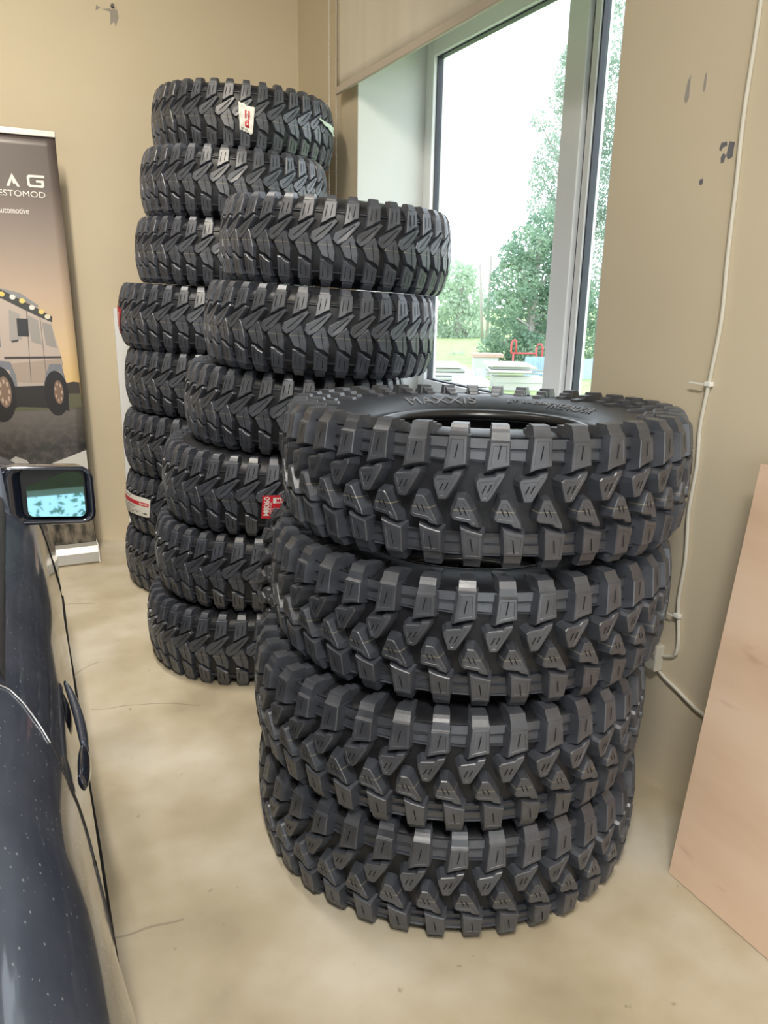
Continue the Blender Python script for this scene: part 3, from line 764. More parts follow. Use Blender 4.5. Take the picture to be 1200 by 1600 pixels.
# banner lettering
M_bt = mat('banner lettering', (.78, .76, .72), .4)
def btext(s, x1, z0, h, sx, bold, x0=None):
    tv, tf = text_geo(s, 1, sx, bold)
    mn, mx = min(x for x, y in tv), max(x for x, y in tv); my = max(y for x, y in tv if True)
    k = h/.70; out = []
    w = (x1-x0) if x0 is not None else (mx-mn)*k
    bm = bmesh.new()
    vv = []
    for x, y in tv:
        X = x1-w+(x-mn)/(mx-mn)*w; Z = z0+y*k; vv.append(bm.verts.new((X, sheety(X, Z)-.0035, Z)))
    for q in tf: bm.faces.new([vv[k_] for k_ in q])
    o = linkbm('lettering', bm, M_bt, BN, recalc=False); o.matrix_parent_inverse = Matrix.Translation(BN.location).inverted()
btext('RESTOMOD', .2325, 1.803, .026, 1.5, .0, .008)
btext('Automotive', .155, 1.728, .027, 1.15, .008, .016)
bm = bmesh.new()
for poly in ([(.168, 1.900), (.234, 1.900), (.236, 1.889), (.176, 1.889), (.171, 1.884), (.171, 1.862), (.176, 1.857), (.220, 1.857), (.220, 1.868), (.198, 1.868), (.198, 1.878), (.232, 1.878), (.232, 1.853), (.225, 1.846), (.170, 1.846), (.160, 1.854), (.160, 1.892)],
             [(.070, 1.845), (.098, 1.902), (.127, 1.845), (.116, 1.845), (.108, 1.859), (.103, 1.853), (.098, 1.862), (.098, 1.878), (.083, 1.845)]):
    bm.faces.new([bm.verts.new((x, sheety(x, z)-.0035, z)) for x, z in poly])
kid('lettering', bm, M_bt, BN)
M_alu = mat('brushed aluminium', (.50, .48, .44), .4, .5)
bm = bmesh.new(); add_box(bm, (bx(2.09)-.852, YBN-.012, 2.066), (bx(2.09)+.002, YBN+.012, 2.094), bev=.003); kid('top_rail', bm, M_alu, BN)
bm = bmesh.new()
prof = [(-.075, .0005), (-.085, .012), (-.078, .062), (-.055, .090), (-.012, .098), (.05, .092), (.078, .05), (.08, .0005)]
for x in (-.535, .322): pass
A = [bm.verts.new((-.535, YBN+y, z)) for y, z in prof]; B = [bm.verts.new((.322, YBN+y, z)) for y, z in prof]
for k in range(len(prof)): bm.faces.new((A[k], A[(k+1) % len(prof)], B[(k+1) % len(prof)], B[k]))
bm.faces.new(A); bm.faces.new(B[::-1]); kid('base', bm, M_alu, BN)
bm = bmesh.new(); add_box(bm, (.322, YBN-.083, .002), (.328, YBN+.078, .096), bev=.002); kid('end_cap', bm, M_pvc, BN)
bm = bmesh.new(); tube(bm, [(-.11, YBN+.03, .09), (-.11, YBN+.03, 2.08)], .008, 8); kid('pole', bm, M_alu, BN)

# ------------------------------------------------------------------ the dark car on the left, seen along its right flank
def car_paint():
    m = mat('dusty dark blue paint', (.02, .026, .042), .34, .35, .5, Coat_Weight=1.0, Coat_Roughness=.06)
    nt, L, b = nodes(m)
    tc = N(nt, 'ShaderNodeTexCoord')
    n = N(nt, 'ShaderNodeTexNoise'); n.inputs['Scale'].default_value = 7; n.inputs['Detail'].default_value = 8; L.new(tc.outputs['Object'], n.inputs['Vector'])
    r = N(nt, 'ShaderNodeMapRange'); r.inputs[1].default_value = .35; r.inputs[2].default_value = .75; r.inputs[3].default_value = .08; r.inputs[4].default_value = .22; L.new(n.outputs[0], r.inputs[0])
    ge = N(nt, 'ShaderNodeNewGeometry'); sz = N(nt, 'ShaderNodeSeparateXYZ'); L.new(ge.outputs['Normal'], sz.inputs[0])
    up_ = N(nt, 'ShaderNodeMapRange'); up_.inputs[1].default_value = -.2; up_.inputs[2].default_value = .9; up_.inputs[3].default_value = .15; L.new(sz.outputs[2], up_.inputs[0])
    mu = N(nt, 'ShaderNodeMath', operation='MULTIPLY'); L.new(r.outputs[0], mu.inputs[0]); L.new(up_.outputs[0], mu.inputs[1])
    sp = N(nt, 'ShaderNodeTexVoronoi'); sp.inputs['Scale'].default_value = 210; 
    mp = N(nt, 'ShaderNodeMapping'); mp.inputs['Scale'].default_value = (1, .55, 1); L.new(tc.outputs['Object'], mp.inputs[0]); L.new(mp.outputs[0], sp.inputs['Vector'])
    s1 = N(nt, 'ShaderNodeSeparateColor'); L.new(sp.outputs['Color'], s1.inputs[0])
    sz_ = N(nt, 'ShaderNodeMapRange'); sz_.inputs[1].default_value = .62; sz_.inputs[2].default_value = 1; sz_.inputs[3].default_value = 0; sz_.inputs[4].default_value = .26; L.new(s1.outputs[0], sz_.inputs[0])
    lt = N(nt, 'ShaderNodeMath', operation='LESS_THAN'); L.new(sp.outputs['Distance'], lt.inputs[0]); L.new(sz_.outputs[0], lt.inputs[1])
    mx = N(nt, 'ShaderNodeMath', operation='MULTIPLY'); mx.inputs[1].default_value = .62; L.new(lt.outputs[0], mx.inputs[0])
    ad = N(nt, 'ShaderNodeMath', operation='MAXIMUM'); L.new(mu.outputs[0], ad.inputs[0]); L.new(mx.outputs[0], ad.inputs[1])
    c = N(nt, 'ShaderNodeMix', data_type='RGBA'); c.inputs[6].default_value = (.036, .047, .080, 1); c.inputs[7].default_value = (.34, .36, .41, 1)
    L.new(ad.outputs[0], c.inputs[0]); L.new(c.outputs[2], b.inputs['Base Color'])
    cw = N(nt, 'ShaderNodeMapRange'); cw.inputs[1].default_value = 0; cw.inputs[2].default_value = .5; cw.inputs[3].default_value = 1; cw.inputs[4].default_value = .1; L.new(ad.outputs[0], cw.inputs[0]); L.new(cw.outputs[0], b.inputs['Coat Weight'])
    mt = N(nt, 'ShaderNodeMapRange'); mt.inputs[2].default_value = .5; mt.inputs[3].default_value = .4; mt.inputs[4].default_value = 0; L.new(ad.outputs[0], mt.inputs[0]); L.new(mt.outputs[0], b.inputs['Metallic'])
    return m
M_paint = car_paint()
M_gloss = mat('mirror shell paint', (.012, .016, .03), .18, .2, .5, Coat_Weight=1.0, Coat_Roughness=.03)
M_trim = mat('black trim', (.012, .012, .013), .45)
M_seal = mat('rubber seal grey', (.055, .055, .058), .5)
M_chrome = mat('chrome', (.7, .7, .72), .12, 1)
M_mirror = mat('blue tinted mirror glass', (.13, .25, .285), .02, 1)
M_cglass = mat('dark car glass', (.01, .013, .014), .04, 0, .6)
M_tail = mat('tail lamp red', (.35, .015, .015), .15, 0, .5)
M_lampg = mat('headlamp glass', (.6, .62, .64), .08, .3)
M_tyre = mat('car tyre', (.018, .018, .018), .7)
M_wheel = mat('alloy wheel', (.5, .5, .51), .3, .8)
CXM = -.855                  # centre line of the car
def lerp_tab(tab, y):
    for (a, va), (b, vb) in zip(tab, tab[1:]):
        if y <= b: 
            t = max(0, (y-a)/(b-a)); t = t*t*(3-2*t); return va+(vb-va)*t
    return tab[-1][1]
SIDE = [(-.80, -.30), (-.70, -.12), (-.45, .005), (-.10, .055), (.35, .070), (.68, .058), (.92, .047), (1.3, .052), (2.0, .062), (2.5, .070), (2.9, .078), (3.3, .050), (3.6, -.05), (3.72, -.22)]
TOPZ = [(-.80, .78), (-.70, .86), (-.3, .90), (.6, .895), (2.2, .885), (2.6, .86), (3.2, .79), (3.6, .70), (3.72, .62)]
CROWN = [(-.80, .0), (-.3, .02), (1.0, .02), (2.4, .03), (3.2, .05), (3.72, .02)]
PROF = [(-.13, .20), (-.05, .205), (-.022, .24), (-.012, .33), (-.006, .42), (-.001, .49), (0, .515), (-.002, .55), (-.007, .59), (-.016, .65), (-.026, .71), (-.035, .75), (-.048, .79), (-.062, .815), (-.080, .838), (-.098, .856), (-.118, .870), (-.145, .880), (-.19, .886), (-.27, .889)]
def section(y):
    s_ = lerp_tab(SIDE, y); tz = lerp_tab(TOPZ, y); cr = lerp_tab(CROWN, y); k = (tz-.50)/(.889-.50)
    pts = [(CXM, .19)]
    for d, z in PROF:
        zz = z if z <= .50 else .50+(z-.50)*k
        fl = .016*math.exp(-((y-.30)/.42)**2)*math.exp(-((zz-.56)/.12)**2)+.012*math.exp(-((y-2.87)/.40)**2)*math.exp(-((zz-.56)/.12)**2)
        pts.append((s_+d+fl, zz))
    e_ = pts[-1][0]
    for t in (.25, .5, .75): pts.append((e_+(CXM-e_)*t, tz+cr*math.sin(t*PI/2)))
    pts.append((CXM, tz+cr))
    return pts
def surf_x(y, z):            # flank position at a height
    p = section(y)
    for (xa, za), (xb, zb) in zip(p[1:], p[2:]):
        if za <= z <= zb and zb > za: return xa+(xb-xa)*(z-za)/(zb-za)
    return p[-2][0]
CAR = empty('car', (CXM, 1.4, 0)); tag(CAR, 'dusty dark blue car with its wing mirror, parked at the left edge', 'car')
ys = [-.80, -.78, -.75, -.70, -.62, -.52]+[-.4+.08*i for i in range(50)]+[3.60, 3.65, 3.69, 3.71, 3.72]
ys = sorted(set(round(y, 3) for y in ys))
bm = bmesh.new(); rows = []
for y in ys:
    p = section(y); full = p+[(2*CXM-x, z) for x, z in p[-2:0:-1]]
    rows.append([bm.verts.new((x, y, z)) for x, z in full])
m_ = len(rows[0])
for A, B in zip(rows, rows[1:]):
    for k in range(m_): bm.faces.new((A[k], A[(k+1) % m_], B[(k+1) % m_], B[k]))
bm.faces.new(rows[0]); bm.faces.new(rows[-1][::-1])
body = kid('body', bm, M_paint, CAR, True)
WH = [(.30, 1), (.30, -1), (2.84, 1), (2.84, -1)]
bm = bmesh.new()
for y, sd in WH:
    X = CXM+sd*.80
    bmesh.ops.create_cone(bm, cap_ends=True, segments=48, radius1=.345, radius2=.345, depth=.36, matrix=Matrix.Translation((X, y, .31)) @ Matrix.Rotation(PI/2, 4, 'Y'))
cut = linkbm('cutter', bm, M_trim)
md = body.modifiers.new('arches', 'BOOLEAN'); md.object = cut; md.operation = 'DIFFERENCE'; md.solver = 'EXACT'
bpy.context.view_layer.update()
dg = bpy.context.evaluated_depsgraph_get()
me2 = bpy.data.meshes.new_from_object(body.evaluated_get(dg)); body.modifiers.clear(); body.data = me2
bpy.data.objects.remove(cut)
for y, sd in WH:
    e_x = CXM+sd*.775
    bm = bmesh.new()
    prof = [(.20, -.09), (.26, -.10), (.305, -.095), (.312, -.06), (.312, .06), (.305, .095), (.26, .10), (.20, .09)]
    v, f = revolve(prof, 40); R_ = Matrix.Translation((e_x, y, .3125)) @ Matrix.Rotation(sd*PI/2, 4, 'Y')
    w = link('wheel', [R_ @ Vector(p) for p in v], f, M_tyre, CAR, True); w.matrix_parent_inverse = Matrix.Translation(CAR.location).inverted()
    bm = bmesh.new()
    v, f = revolve([(.0, .05), (.05, .055), (.06, .045), (.175, .04), (.195, .085), (.21, .088), (.21, -.08), (.0, -.05)], 40, False)
    vv = [bm.verts.new(R_ @ Vector(p)) for p in v]
    for q in f: bm.faces.new([vv[k] for k in q])
    for k in range(8):
        a = 2*PI*k/8; tube(bm, [R_ @ Vector((.05*math.cos(a), .05*math.sin(a), .055)), R_ @ Vector((.185*math.cos(a), .185*math.sin(a), .06))], .016, 6)
    bmesh.ops.remove_doubles(bm, verts=bm.verts, dist=1e-5)
    h_ = linkbm('rim', bm, M_wheel, w)
# flank moulding, a dark strip
def strip(name, y0, y1, z0, z1, out, m, step=.06, dark=None):
    bm = bmesh.new(); rows = []; n_ = int((y1-y0)/step)
    for i in range(n_+1):
        y = y0+(y1-y0)*i/n_; a, b_ = surf_x(y, z0), surf_x(y, z1)
        rows.append([bm.verts.new(p) for p in ((a-.004, y, z0), (a+out*.8, y, z0+.004), (b_+out, y, z1-.008), (b_-.004, y, z1))])
    for A, B in zip(rows, rows[1:]):
        for k in range(4): bm.faces.new((A[k], A[(k+1) % 4], B[(k+1) % 4], B[k]))
    bm.faces.new(rows[0]); bm.faces.new(rows[-1][::-1])
    return kid(name, bm, m, CAR)
strip('side_moulding', .66, 2.48, .40, .47, .009, M_trim)
strip('sill', .68, 2.46, .215, .30, .010, M_trim)
# door shut line
sl = []
for z, y in ((.889, 1.072), (.885, 1.080), (.878, 1.090), (.87, 1.097), (.86, 1.098), (.85, 1.090), (.84, 1.078), (.82, 1.052), (.80, 1.033), (.77, 1.018), (.735, 1.008), (.70, 1.012), (.65, 1.005), (.60, .965), (.55, .935), (.50, .92), (.45, .915), (.35, .91)): sl.append((surf_x(y, z)+.0004, y, z))
bm = bmesh.new(); tube(bm, smoothpath([(-.10, 1.068, .888)]+sl, 4), .0020, 6); kid('shut_line', bm, M_trim, CAR, True)
bm = bmesh.new(); tube(bm, smoothpath([(p[0]+.0008, p[1]-.0042, p[2]+.0006) for p in [(-.10, 1.068, .888)]+sl[:9]], 4), .0014, 6); kid('door_edge', bm, mat('bright door edge', (.45, .46, .48), .3, .5), CAR, True)  # thin bright strip along the upper door edge
sf = [(surf_x(2.32, z)+.0003, 2.32-.06*(z-.5), z) for z in (.35, .45, .55, .65, .75, .82, .86)]
bm = bmesh.new(); tube(bm, smoothpath(sf, 4), .002, 6); kid('shut_line', bm, M_trim, CAR, True)
# window seal along the door top
bm = bmesh.new(); rows = []
for i in range(25):
    y = 1.10+i*.046; x = -.052+.006*(y-1.1); z = .892
    rows.append([bm.verts.new(p) for p in ((x-.030, y, z-.02), (x-.026, y, z+.010), (x-.014, y, z+.012), (x-.004, y, z+.004), (x, y, z-.022))])
for A, B in zip(rows, rows[1:]):
    for k in range(4): bm.faces.new((A[k], A[k+1], B[k+1], B[k]))
kid('window_seal', bm, M_seal, CAR, True)
# door handle: recess cup, grip and keyed end
bm = bmesh.new()
bmesh.ops.create_uvsphere(bm, u_segments=20, v_segments=10, radius=1, matrix=Matrix.Translation((surf_x(1.29, .705)-.012, 1.285, .708)) @ Matrix.Rotation(math.radians(-20), 4, 'Y') @ Matrix.Diagonal((.0165, .080, .038, 1)))
HND = kid('handle_cup', bm, mat('handle recess', (.006, .007, .01), .2, 0, .5), CAR, True)
def handle_part(name, ya, yb, w0, w1, out, m, zc=.700, h=.017):
    bm = bmesh.new(); rows = []
    for i in range(15):
        t = i/14; y = ya+(yb-ya)*t
        b_ = math.sin(PI*min(max(t, .03), .97))**.25; sx_ = surf_x(y, zc)
        o_ = out(t); hh = h*(.55+.45*b_)
        ring = []
        for k in range(10):
            a = 2*PI*k/10
            ring.append(bm.verts.new((sx_+o_+.0085*b_*math.cos(a)-.20*hh*math.sin(a), y, zc+hh*math.sin(a))))
        rows.append(ring)
    for A, B in zip(rows, rows[1:]):
        for k in range(10): bm.faces.new((A[k], A[(k+1) % 10], B[(k+1) % 10], B[k]))
    bm.faces.new(rows[0]); bm.faces.new(rows[-1][::-1])
    return kid(name, bm, m, CAR, True)
handle_part('door_handle', 1.150, 1.385, 1, 1, lambda t: .004+.015*math.sin(PI*min(1, max(0, (1-t)*.55+.02)))**.7, M_paint)
handle_part('handle_end', 1.070, 1.158, 1, 1, lambda t: .008+.010*t**.6, M_gloss)
strip_y = None
# belt-line mirror on the right door
MY = 2.08
def rrect(xa, xb, za, zb, r, n=6, skew=0.0):
    out = []
    for cx_, cz, a0 in ((xb-r, zb-r, 0), (xa+r, zb-r, 90), (xa+r, za+r, 180), (xb-r, za+r, 270)):
        for k in range(n+1):
            a = math.radians(a0+90*k/n); x = cx_+r*math.cos(a); z = cz+r*math.sin(a)
            out.append((x, z+skew*(x-xa)))
    return out
MR = []
def ring(bm, pts, y, dyx=0.0): return [bm.verts.new((x, y+dyx*(x-.05), z)) for x, z in pts]
def bridge(bm, A, B):
    n = len(A)
    for k in range(n): bm.faces.new((A[k], A[(k+1) % n], B[(k+1) % n], B[k]))
sk = -.075
bm = bmesh.new()
o1 = ring(bm, rrect(-.060, .163, .822, .968, .030, skew=sk), MY)
o2 = ring(bm, rrect(-.062, .166, .818, .972, .032, skew=sk), MY+.012)
o3 = ring(bm, rrect(-.060, .160, .822, .970, .036, skew=sk), MY+.055)
o4 = ring(bm, rrect(-.058, .140, .834, .958, .040, skew=sk), MY+.095)
o5 = ring(bm, rrect(-.055, .095, .852, .938, .038, skew=sk), MY+.118)
i1 = ring(bm, rrect(-.020, .151, .829, .961, .022, skew=sk), MY+.001)
i2 = ring(bm, rrect(-.006, .146, .831, .958, .018, skew=sk), MY+.022)
for A, B in ((i2, i1), (i1, o1), (o1, o2), (o2, o3), (o3, o4), (o4, o5)): bridge(bm, A, B)
bm.faces.new(o5)
MH = kid('wing_mirror', bm, M_gloss, CAR, True)
bm = bmesh.new(); A = ring(bm, rrect(-.010, .150, .826, .962, .020, skew=sk), MY+.0235); f = bm.faces.new(A); 
g2 = kid('mirror_bezel', bm, M_trim, CAR); g2.parent = MH; g2.matrix_parent_inverse = Matrix.Translation((0, 0, 0)); g2.matrix_world = Matrix.Identity(4)
MT, MP = math.radians(-14.4), math.radians(-4.5)
bm = bmesh.new(); pts = rrect(.005, .141, .836, .951, .014, skew=sk)
cxm, czm = .073, .888
Rm = Matrix.Rotation(MP, 3, 'Z') @ Matrix.Rotation(MT, 3, 'X')
A = [bm.verts.new(Vector((cxm, MY+.012, czm))+Rm @ Vector((x-cxm, 0, z-czm))) for x, z in pts]
B = [bm.verts.new(Vector((cxm, MY+.015, czm))+Rm @ Vector((x-cxm, 0, z-czm))) for x, z in pts]
bm.faces.new(A); bm.faces.new(B[::-1]); bridge(bm, B, A)
g2 = kid('mirror_glass', bm, M_mirror, CAR); g2.parent = MH; g2.matrix_parent_inverse = Matrix.Translation((0, 0, 0)); g2.matrix_world = Matrix.Identity(4)
bm = bmesh.new()
P_ = [(-.035, MY-.02, .83), (-.040, MY+.10, .83), (-.052, MY+.10, .968), (-.046, MY-.0, .972)]
A = [bm.verts.new(p) for p in P_]; B = [bm.verts.new((x-.03, y, z)) for x, y, z in P_]
bridge(bm, A, B); bm.faces.new(A); bm.faces.new(B[::-1]); kid('mirror_foot', bm, M_gloss, CAR)
# cabin: dark glass house, pillars and hard top (outside the frame from here)
def cab(y):  # base x, base z, top x, top z
    top = 1.275-.22*max(0, (y-1.75)/.75)**1.6*1.55-.30*max(0, (.55-y)/.55)**1.5
    return max(top, .89)
bm = bmesh.new(); rows = []
cy = [.05+.0955*i for i in range(25)]
for y in cy:
    t = cab(y); k = (t-.885)/(1.275-.885)
    hb, ht = .755, .755-.215*k
    half_ = [(hb, .884), (hb-.10*k, .885+.20*k), (ht+.02, t-.04*k), (ht-.05, t-.008), (ht-.25, t+.012*k), (0, t+.02*k)]
    full = [(CXM+x, z) for x, z in half_]+[(CXM-x, z) for x, z in half_[-2::-1]]
    rows.append([bm.verts.new((x, y, z)) for x, z in full])
for A, B in zip(rows, rows[1:]):
    for k in range(len(A)-1):
        f = bm.faces.new((A[k], A[k+1], B[k+1], B[k])); yy = (A[0].co.y+B[0].co.y)/2
        roof = 2 <= k <= len(A)-4; pil = yy < .42 and not roof
        f.material_index = 1 if (roof and .45 < yy < 1.72) or (k in (0, 1, len(A)-2, len(A)-3) and .50 < yy < .72) else 0
kid('cabin', bm, [M_cglass, M_paint], CAR, True)
for sd in (1, -1):
    bm = bmesh.new(); add_box(bm, (CXM+sd*.45-.16, -.800, .56), (CXM+sd*.45+.16, -.74, .70), bev=.01); kid('tail_lamp', bm, M_tail, CAR)
    bm = bmesh.new(); add_box(bm, (CXM+sd*.48-.14, 3.66, .50), (CXM+sd*.48+.14, 3.725, .60), bev=.01); kid('headlamp', bm, M_lampg, CAR)
bm = bmesh.new(); add_box(bm, (CXM-.26, 3.69, .46), (CXM+.26, 3.735, .60), bev=.008); kid('grille', bm, M_chrome, CAR)

# ------------------------------------------------------------------ outdoors: yard, stacked boards, poles, trees
GZ = -.9
M_grass = mat('grass', (.25, .38, .12), .9); noise_mix(M_grass, (.22, .31, .11), (.33, .42, .19), 3, .3, .7, 8)
o = box('ground', (XR+.45, -60, GZ-.3), (120, 120, GZ), M_grass); tag(o, kind='structure')
M_gravel = mat('yard gravel', (.55, .53, .49), .9); noise_mix(M_gravel, (.48, .46, .42), (.62, .60, .56), 8)
for lo, hi in (((-60, -60, GZ-.3), (XR+.45, YR-.2, -.16)), ((-60, YR-.2, GZ-.3), (XL-.2, 60, -.16))):
    o = box('ground', lo, hi, M_gravel); tag(o, kind='structure')
def leaf_mat(name, c1, c2):
    m = bpy.data.materials.new(name); m.use_nodes = True; nt = m.node_tree.nodes; L = m.node_tree.links
    b = nt['Principled BSDF']; b.inputs['Roughness'].default_value = .6; b.inputs['Specular IOR Level'].default_value = .25
    oi = nt.new('ShaderNodeTexCoord'); n = nt.new('ShaderNodeTexNoise'); n.inputs['Scale'].default_value = 1.3; n.inputs['Detail'].default_value = 6; L.new(oi.outputs['Object'], n.inputs['Vector'])
    r = nt.new('ShaderNodeValToRGB'); r.color_ramp.elements[0].position = .35; r.color_ramp.elements[1].position = .68
    r.color_ramp.elements[0].color = (*c1, 1); r.color_ramp.elements[1].color = (*c2, 1); L.new(n.outputs[0], r.inputs[0]); L.new(r.outputs[0], b.inputs['Base Color'])
    t = nt.new('ShaderNodeBsdfTranslucent'); L.new(r.outputs[0], t.inputs[0])
    mx = nt.new('ShaderNodeMixShader'); mx.inputs[0].default_value = .5; L.new(b.outputs[0], mx.inputs[1]); L.new(t.outputs[0], mx.inputs[2]); L.new(mx.outputs[0], nt['Material Output'].inputs[0])
    return m
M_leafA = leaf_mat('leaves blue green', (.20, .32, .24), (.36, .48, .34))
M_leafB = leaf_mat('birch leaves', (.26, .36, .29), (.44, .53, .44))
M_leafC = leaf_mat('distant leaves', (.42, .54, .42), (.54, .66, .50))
M_bark = mat('bark', (.35, .33, .30), .9)
def tree(name, base, clumps, lm, leaf, dens, label, droop=0.0, trunk=.14, seed=1, cat='tree'):
    rnd = random.Random(seed)
    e = empty(name, base); tag(e, label, cat, 'trees beyond the yard' if cat == 'tree' else None)
    V = []; F = []
    for cx_, cy_, cz, rx, rz in clumps:
        n = int(dens*rx*rz)
        for _ in range(n):
            while True:
                p = Vector((rnd.uniform(-1, 1), rnd.uniform(-1, 1), rnd.uniform(-1, 1)))
                if p.length <= 1: break
            if p.length > 1e-3 and rnd.random() < .55: p = p.normalized()*(p.length**.4)
            c = Vector((cx_+p.x*rx, cy_+p.y*rx, cz+p.z*rz-droop*(p.x*p.x+p.y*p.y)*rx))
            s_ = leaf*rnd.uniform(.6, 1.3)
            a = Vector((rnd.gauss(0, 1), rnd.gauss(0, 1), rnd.gauss(0, 1)-1.2*droop)).normalized(); b_ = a.cross(Vector((rnd.gauss(0, 1), rnd.gauss(0, 1), rnd.gauss(0, 1)))).normalized()
            k = len(V); c -= Vector(base)
            V += [c-a*s_, c+b_*s_*.45, c+a*s_, c-b_*s_*.45]; F.append((k, k+1, k+2, k+3))
    link('foliage', V, F, lm, e)
    bm = bmesh.new(); top = max(c[2] for c in clumps)-base[2]
    mx_ = sum(c[0] for c in clumps)/len(clumps)-base[0]
    tube(bm, smoothpath([(0, 0, -.1), (mx_*.2, 0, top*.4), (mx_*.6, 0, top*.95)], 4), [trunk*(1-.8*i/8) for i in range(9)], 8)
    for cx_, cy_, cz, rx, rz in clumps:
        h_ = min(max(.25*top, (cz-base[2])*.65), top*.9); tt = h_/top
        tube(bm, [(mx_*.6*tt, 0, h_), (cx_-base[0], cy_-base[1], cz-base[2])], [trunk*.35, trunk*.08], 5)
    linkbm('trunk', bm, M_bark, e)
    return e
def W_(px, v, Y):            # point of the yard seen at frame position (px, v) when it stands at depth Y
    x18 = 10.13+(px-680)*.0188+(560-v)*(px-760)*(-6e-6); z18 = -.25+(560-v)*.0163-(px-760)*.0004
    return x18*Y/18, Y, 1.4+(z18-1.4)*Y/18
def clump(px, v, rpx, Y, asp=1.0, dy=0.0):
    x, y, z = W_(px, v, Y+dy); r = rpx*.0168*Y/18; return (x, y, z, r, r*asp)
Y1 = 23.0
cl = [clump(a, b_, c, Y1, 1, d) for a, b_, c, d in ((800, 530, 36, 0), (840, 480, 46, .5), (806, 440, 40, 0), (860, 420, 46, .3), (786, 478, 30, -.3), (828, 380, 34, .2), (862, 350, 34, .6), (880, 520, 48, .2), (835, 550, 36, -.4), (770, 545, 22, 0), (905, 460, 46, 0), (930, 530, 44, .3), (800, 395, 22, 0), (900, 390, 40, .2), (945, 470, 40, .3))]
tree('broadleaf_tree', (*W_(835, 560, Y1)[:2], GZ), cl, M_leafA, .085, 1900, 'dense blue-green broadleaf tree seen through the middle of the window', 0, .22, 3)
Y2 = 25.0
cl = [clump(a, b_, c, Y2, 1.3, d) for a, b_, c, d in ((910, 110, 36, 0), (940, 180, 44, .5), (895, 200, 36, 0), (955, 270, 50, .3), (862, 240, 26, -.3), (905, 290, 40, .2), (845, 270, 20, .6), (890, 340, 40, .2), (838, 190, 14, -.4), (960, 60, 44, 0), (950, 370, 50, 0), (880, 150, 20, .3), (990, 140, 50, 0), (1000, 280, 60, 0), (960, -20, 40, 0), (850, 310, 24, 0), (895, 90, 16, 0))]
tree('birch_tree', (*W_(925, 560, Y2)[:2], GZ), cl, M_leafB, .070, 1400, 'tall airy birch with drooping leaves, top right of the window', .35, .2, 5)
Y3 = 38.0
cl = [clump(a, b_, c, Y3, 1, d) for a, b_, c, d in ((700, 440, 32, 0), (730, 470, 30, .5), (712, 505, 38, 0), (690, 545, 40, .3), (742, 535, 26, -.3), (680, 470, 34, 0), (722, 430, 18, 0), (750, 560, 24, 0))]
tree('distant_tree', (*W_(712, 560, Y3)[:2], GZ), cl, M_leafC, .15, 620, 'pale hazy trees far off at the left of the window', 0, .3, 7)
Y4 = 27.0
cl = [clump(a, b_, c, Y4, 1, 0) for a, b_, c in ((690, 575, 18), (715, 560, 14), (672, 565, 16))]
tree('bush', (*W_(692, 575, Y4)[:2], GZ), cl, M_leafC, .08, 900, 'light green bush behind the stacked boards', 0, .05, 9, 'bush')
# trees behind the building, seen only in the car mirror
for i, (x, y, h_) in enumerate(((-4.9, -16, 6.0), (-.4, -19, 6.4))):
    cl = [(x+dx, y, h_+dz, r, r) for dx, dz, r in ((0, 0, 1.5), (1.2, -.8, 1.3), (-1.2, -.6, 1.2), (.3, -1.7, 1.5), (-.8, -2.2, 1.3))]
    tree('yard_tree', (x, y, GZ+.6), cl, M_leafA, .12, 150, ('left', 'right')[i]+' hand tree behind the building, reflected in the car mirror', 0, .2, 20+i)
# poles
for i, (px, v, Y, lab) in enumerate(((745, 412, 34, 'left one of two thin utility poles beyond the yard'), (763, 398, 32, 'right one of two thin utility poles, slightly taller'))):
    x, y, z = W_(px, v, Y); e = empty('utility_pole', (x, y, GZ)); tag(e, lab, 'pole', 'utility poles beyond the yard')
    bm = bmesh.new(); tube(bm, [(.35 if i == 0 else .0, 0, 0), (0, 0, z-GZ)], [.09, .065], 10); linkbm('pole', bm, M_bark, e, True)
    bm = bmesh.new(); 
    tube(bm, [(-.02, 0, z-GZ), (-.02, 0, z-GZ+.08)], .03, 8); linkbm('cap', bm, M_bark, e)
M_bw = mat('white painted board', (.66, .66, .64), .6); M_bg = mat('grey board', (.42, .43, .42), .7); M_bb = mat('blue sheet', (.40, .54, .74), .5); M_br = mat('red metal', (.55, .10, .10), .5); M_brown = mat('brown board', (.45, .30, .24), .7)
def board(px, v, Y, L_, Wd, th, rz, m, label, group, tilt=0, rx=0):
    x, y, z = W_(px, v, Y); 
    bm = bmesh.new(); add_box(bm, (-L_/2, -Wd/2, -th/2), (L_/2, Wd/2, th/2), bev=min(.01, th*.2))
    o = linkbm('board', bm, m); o.matrix_world = Matrix.Translation((x, y, max(z, GZ+th/2+.001))) @ Matrix.Rotation(math.radians(rz), 4, 'Z') @ Matrix.Rotation(math.radians(tilt), 4, 'Y') @ Matrix.Rotation(math.radians(rx), 4, 'X')
    return tag(o, label, 'board', group)
YB1 = 19.0
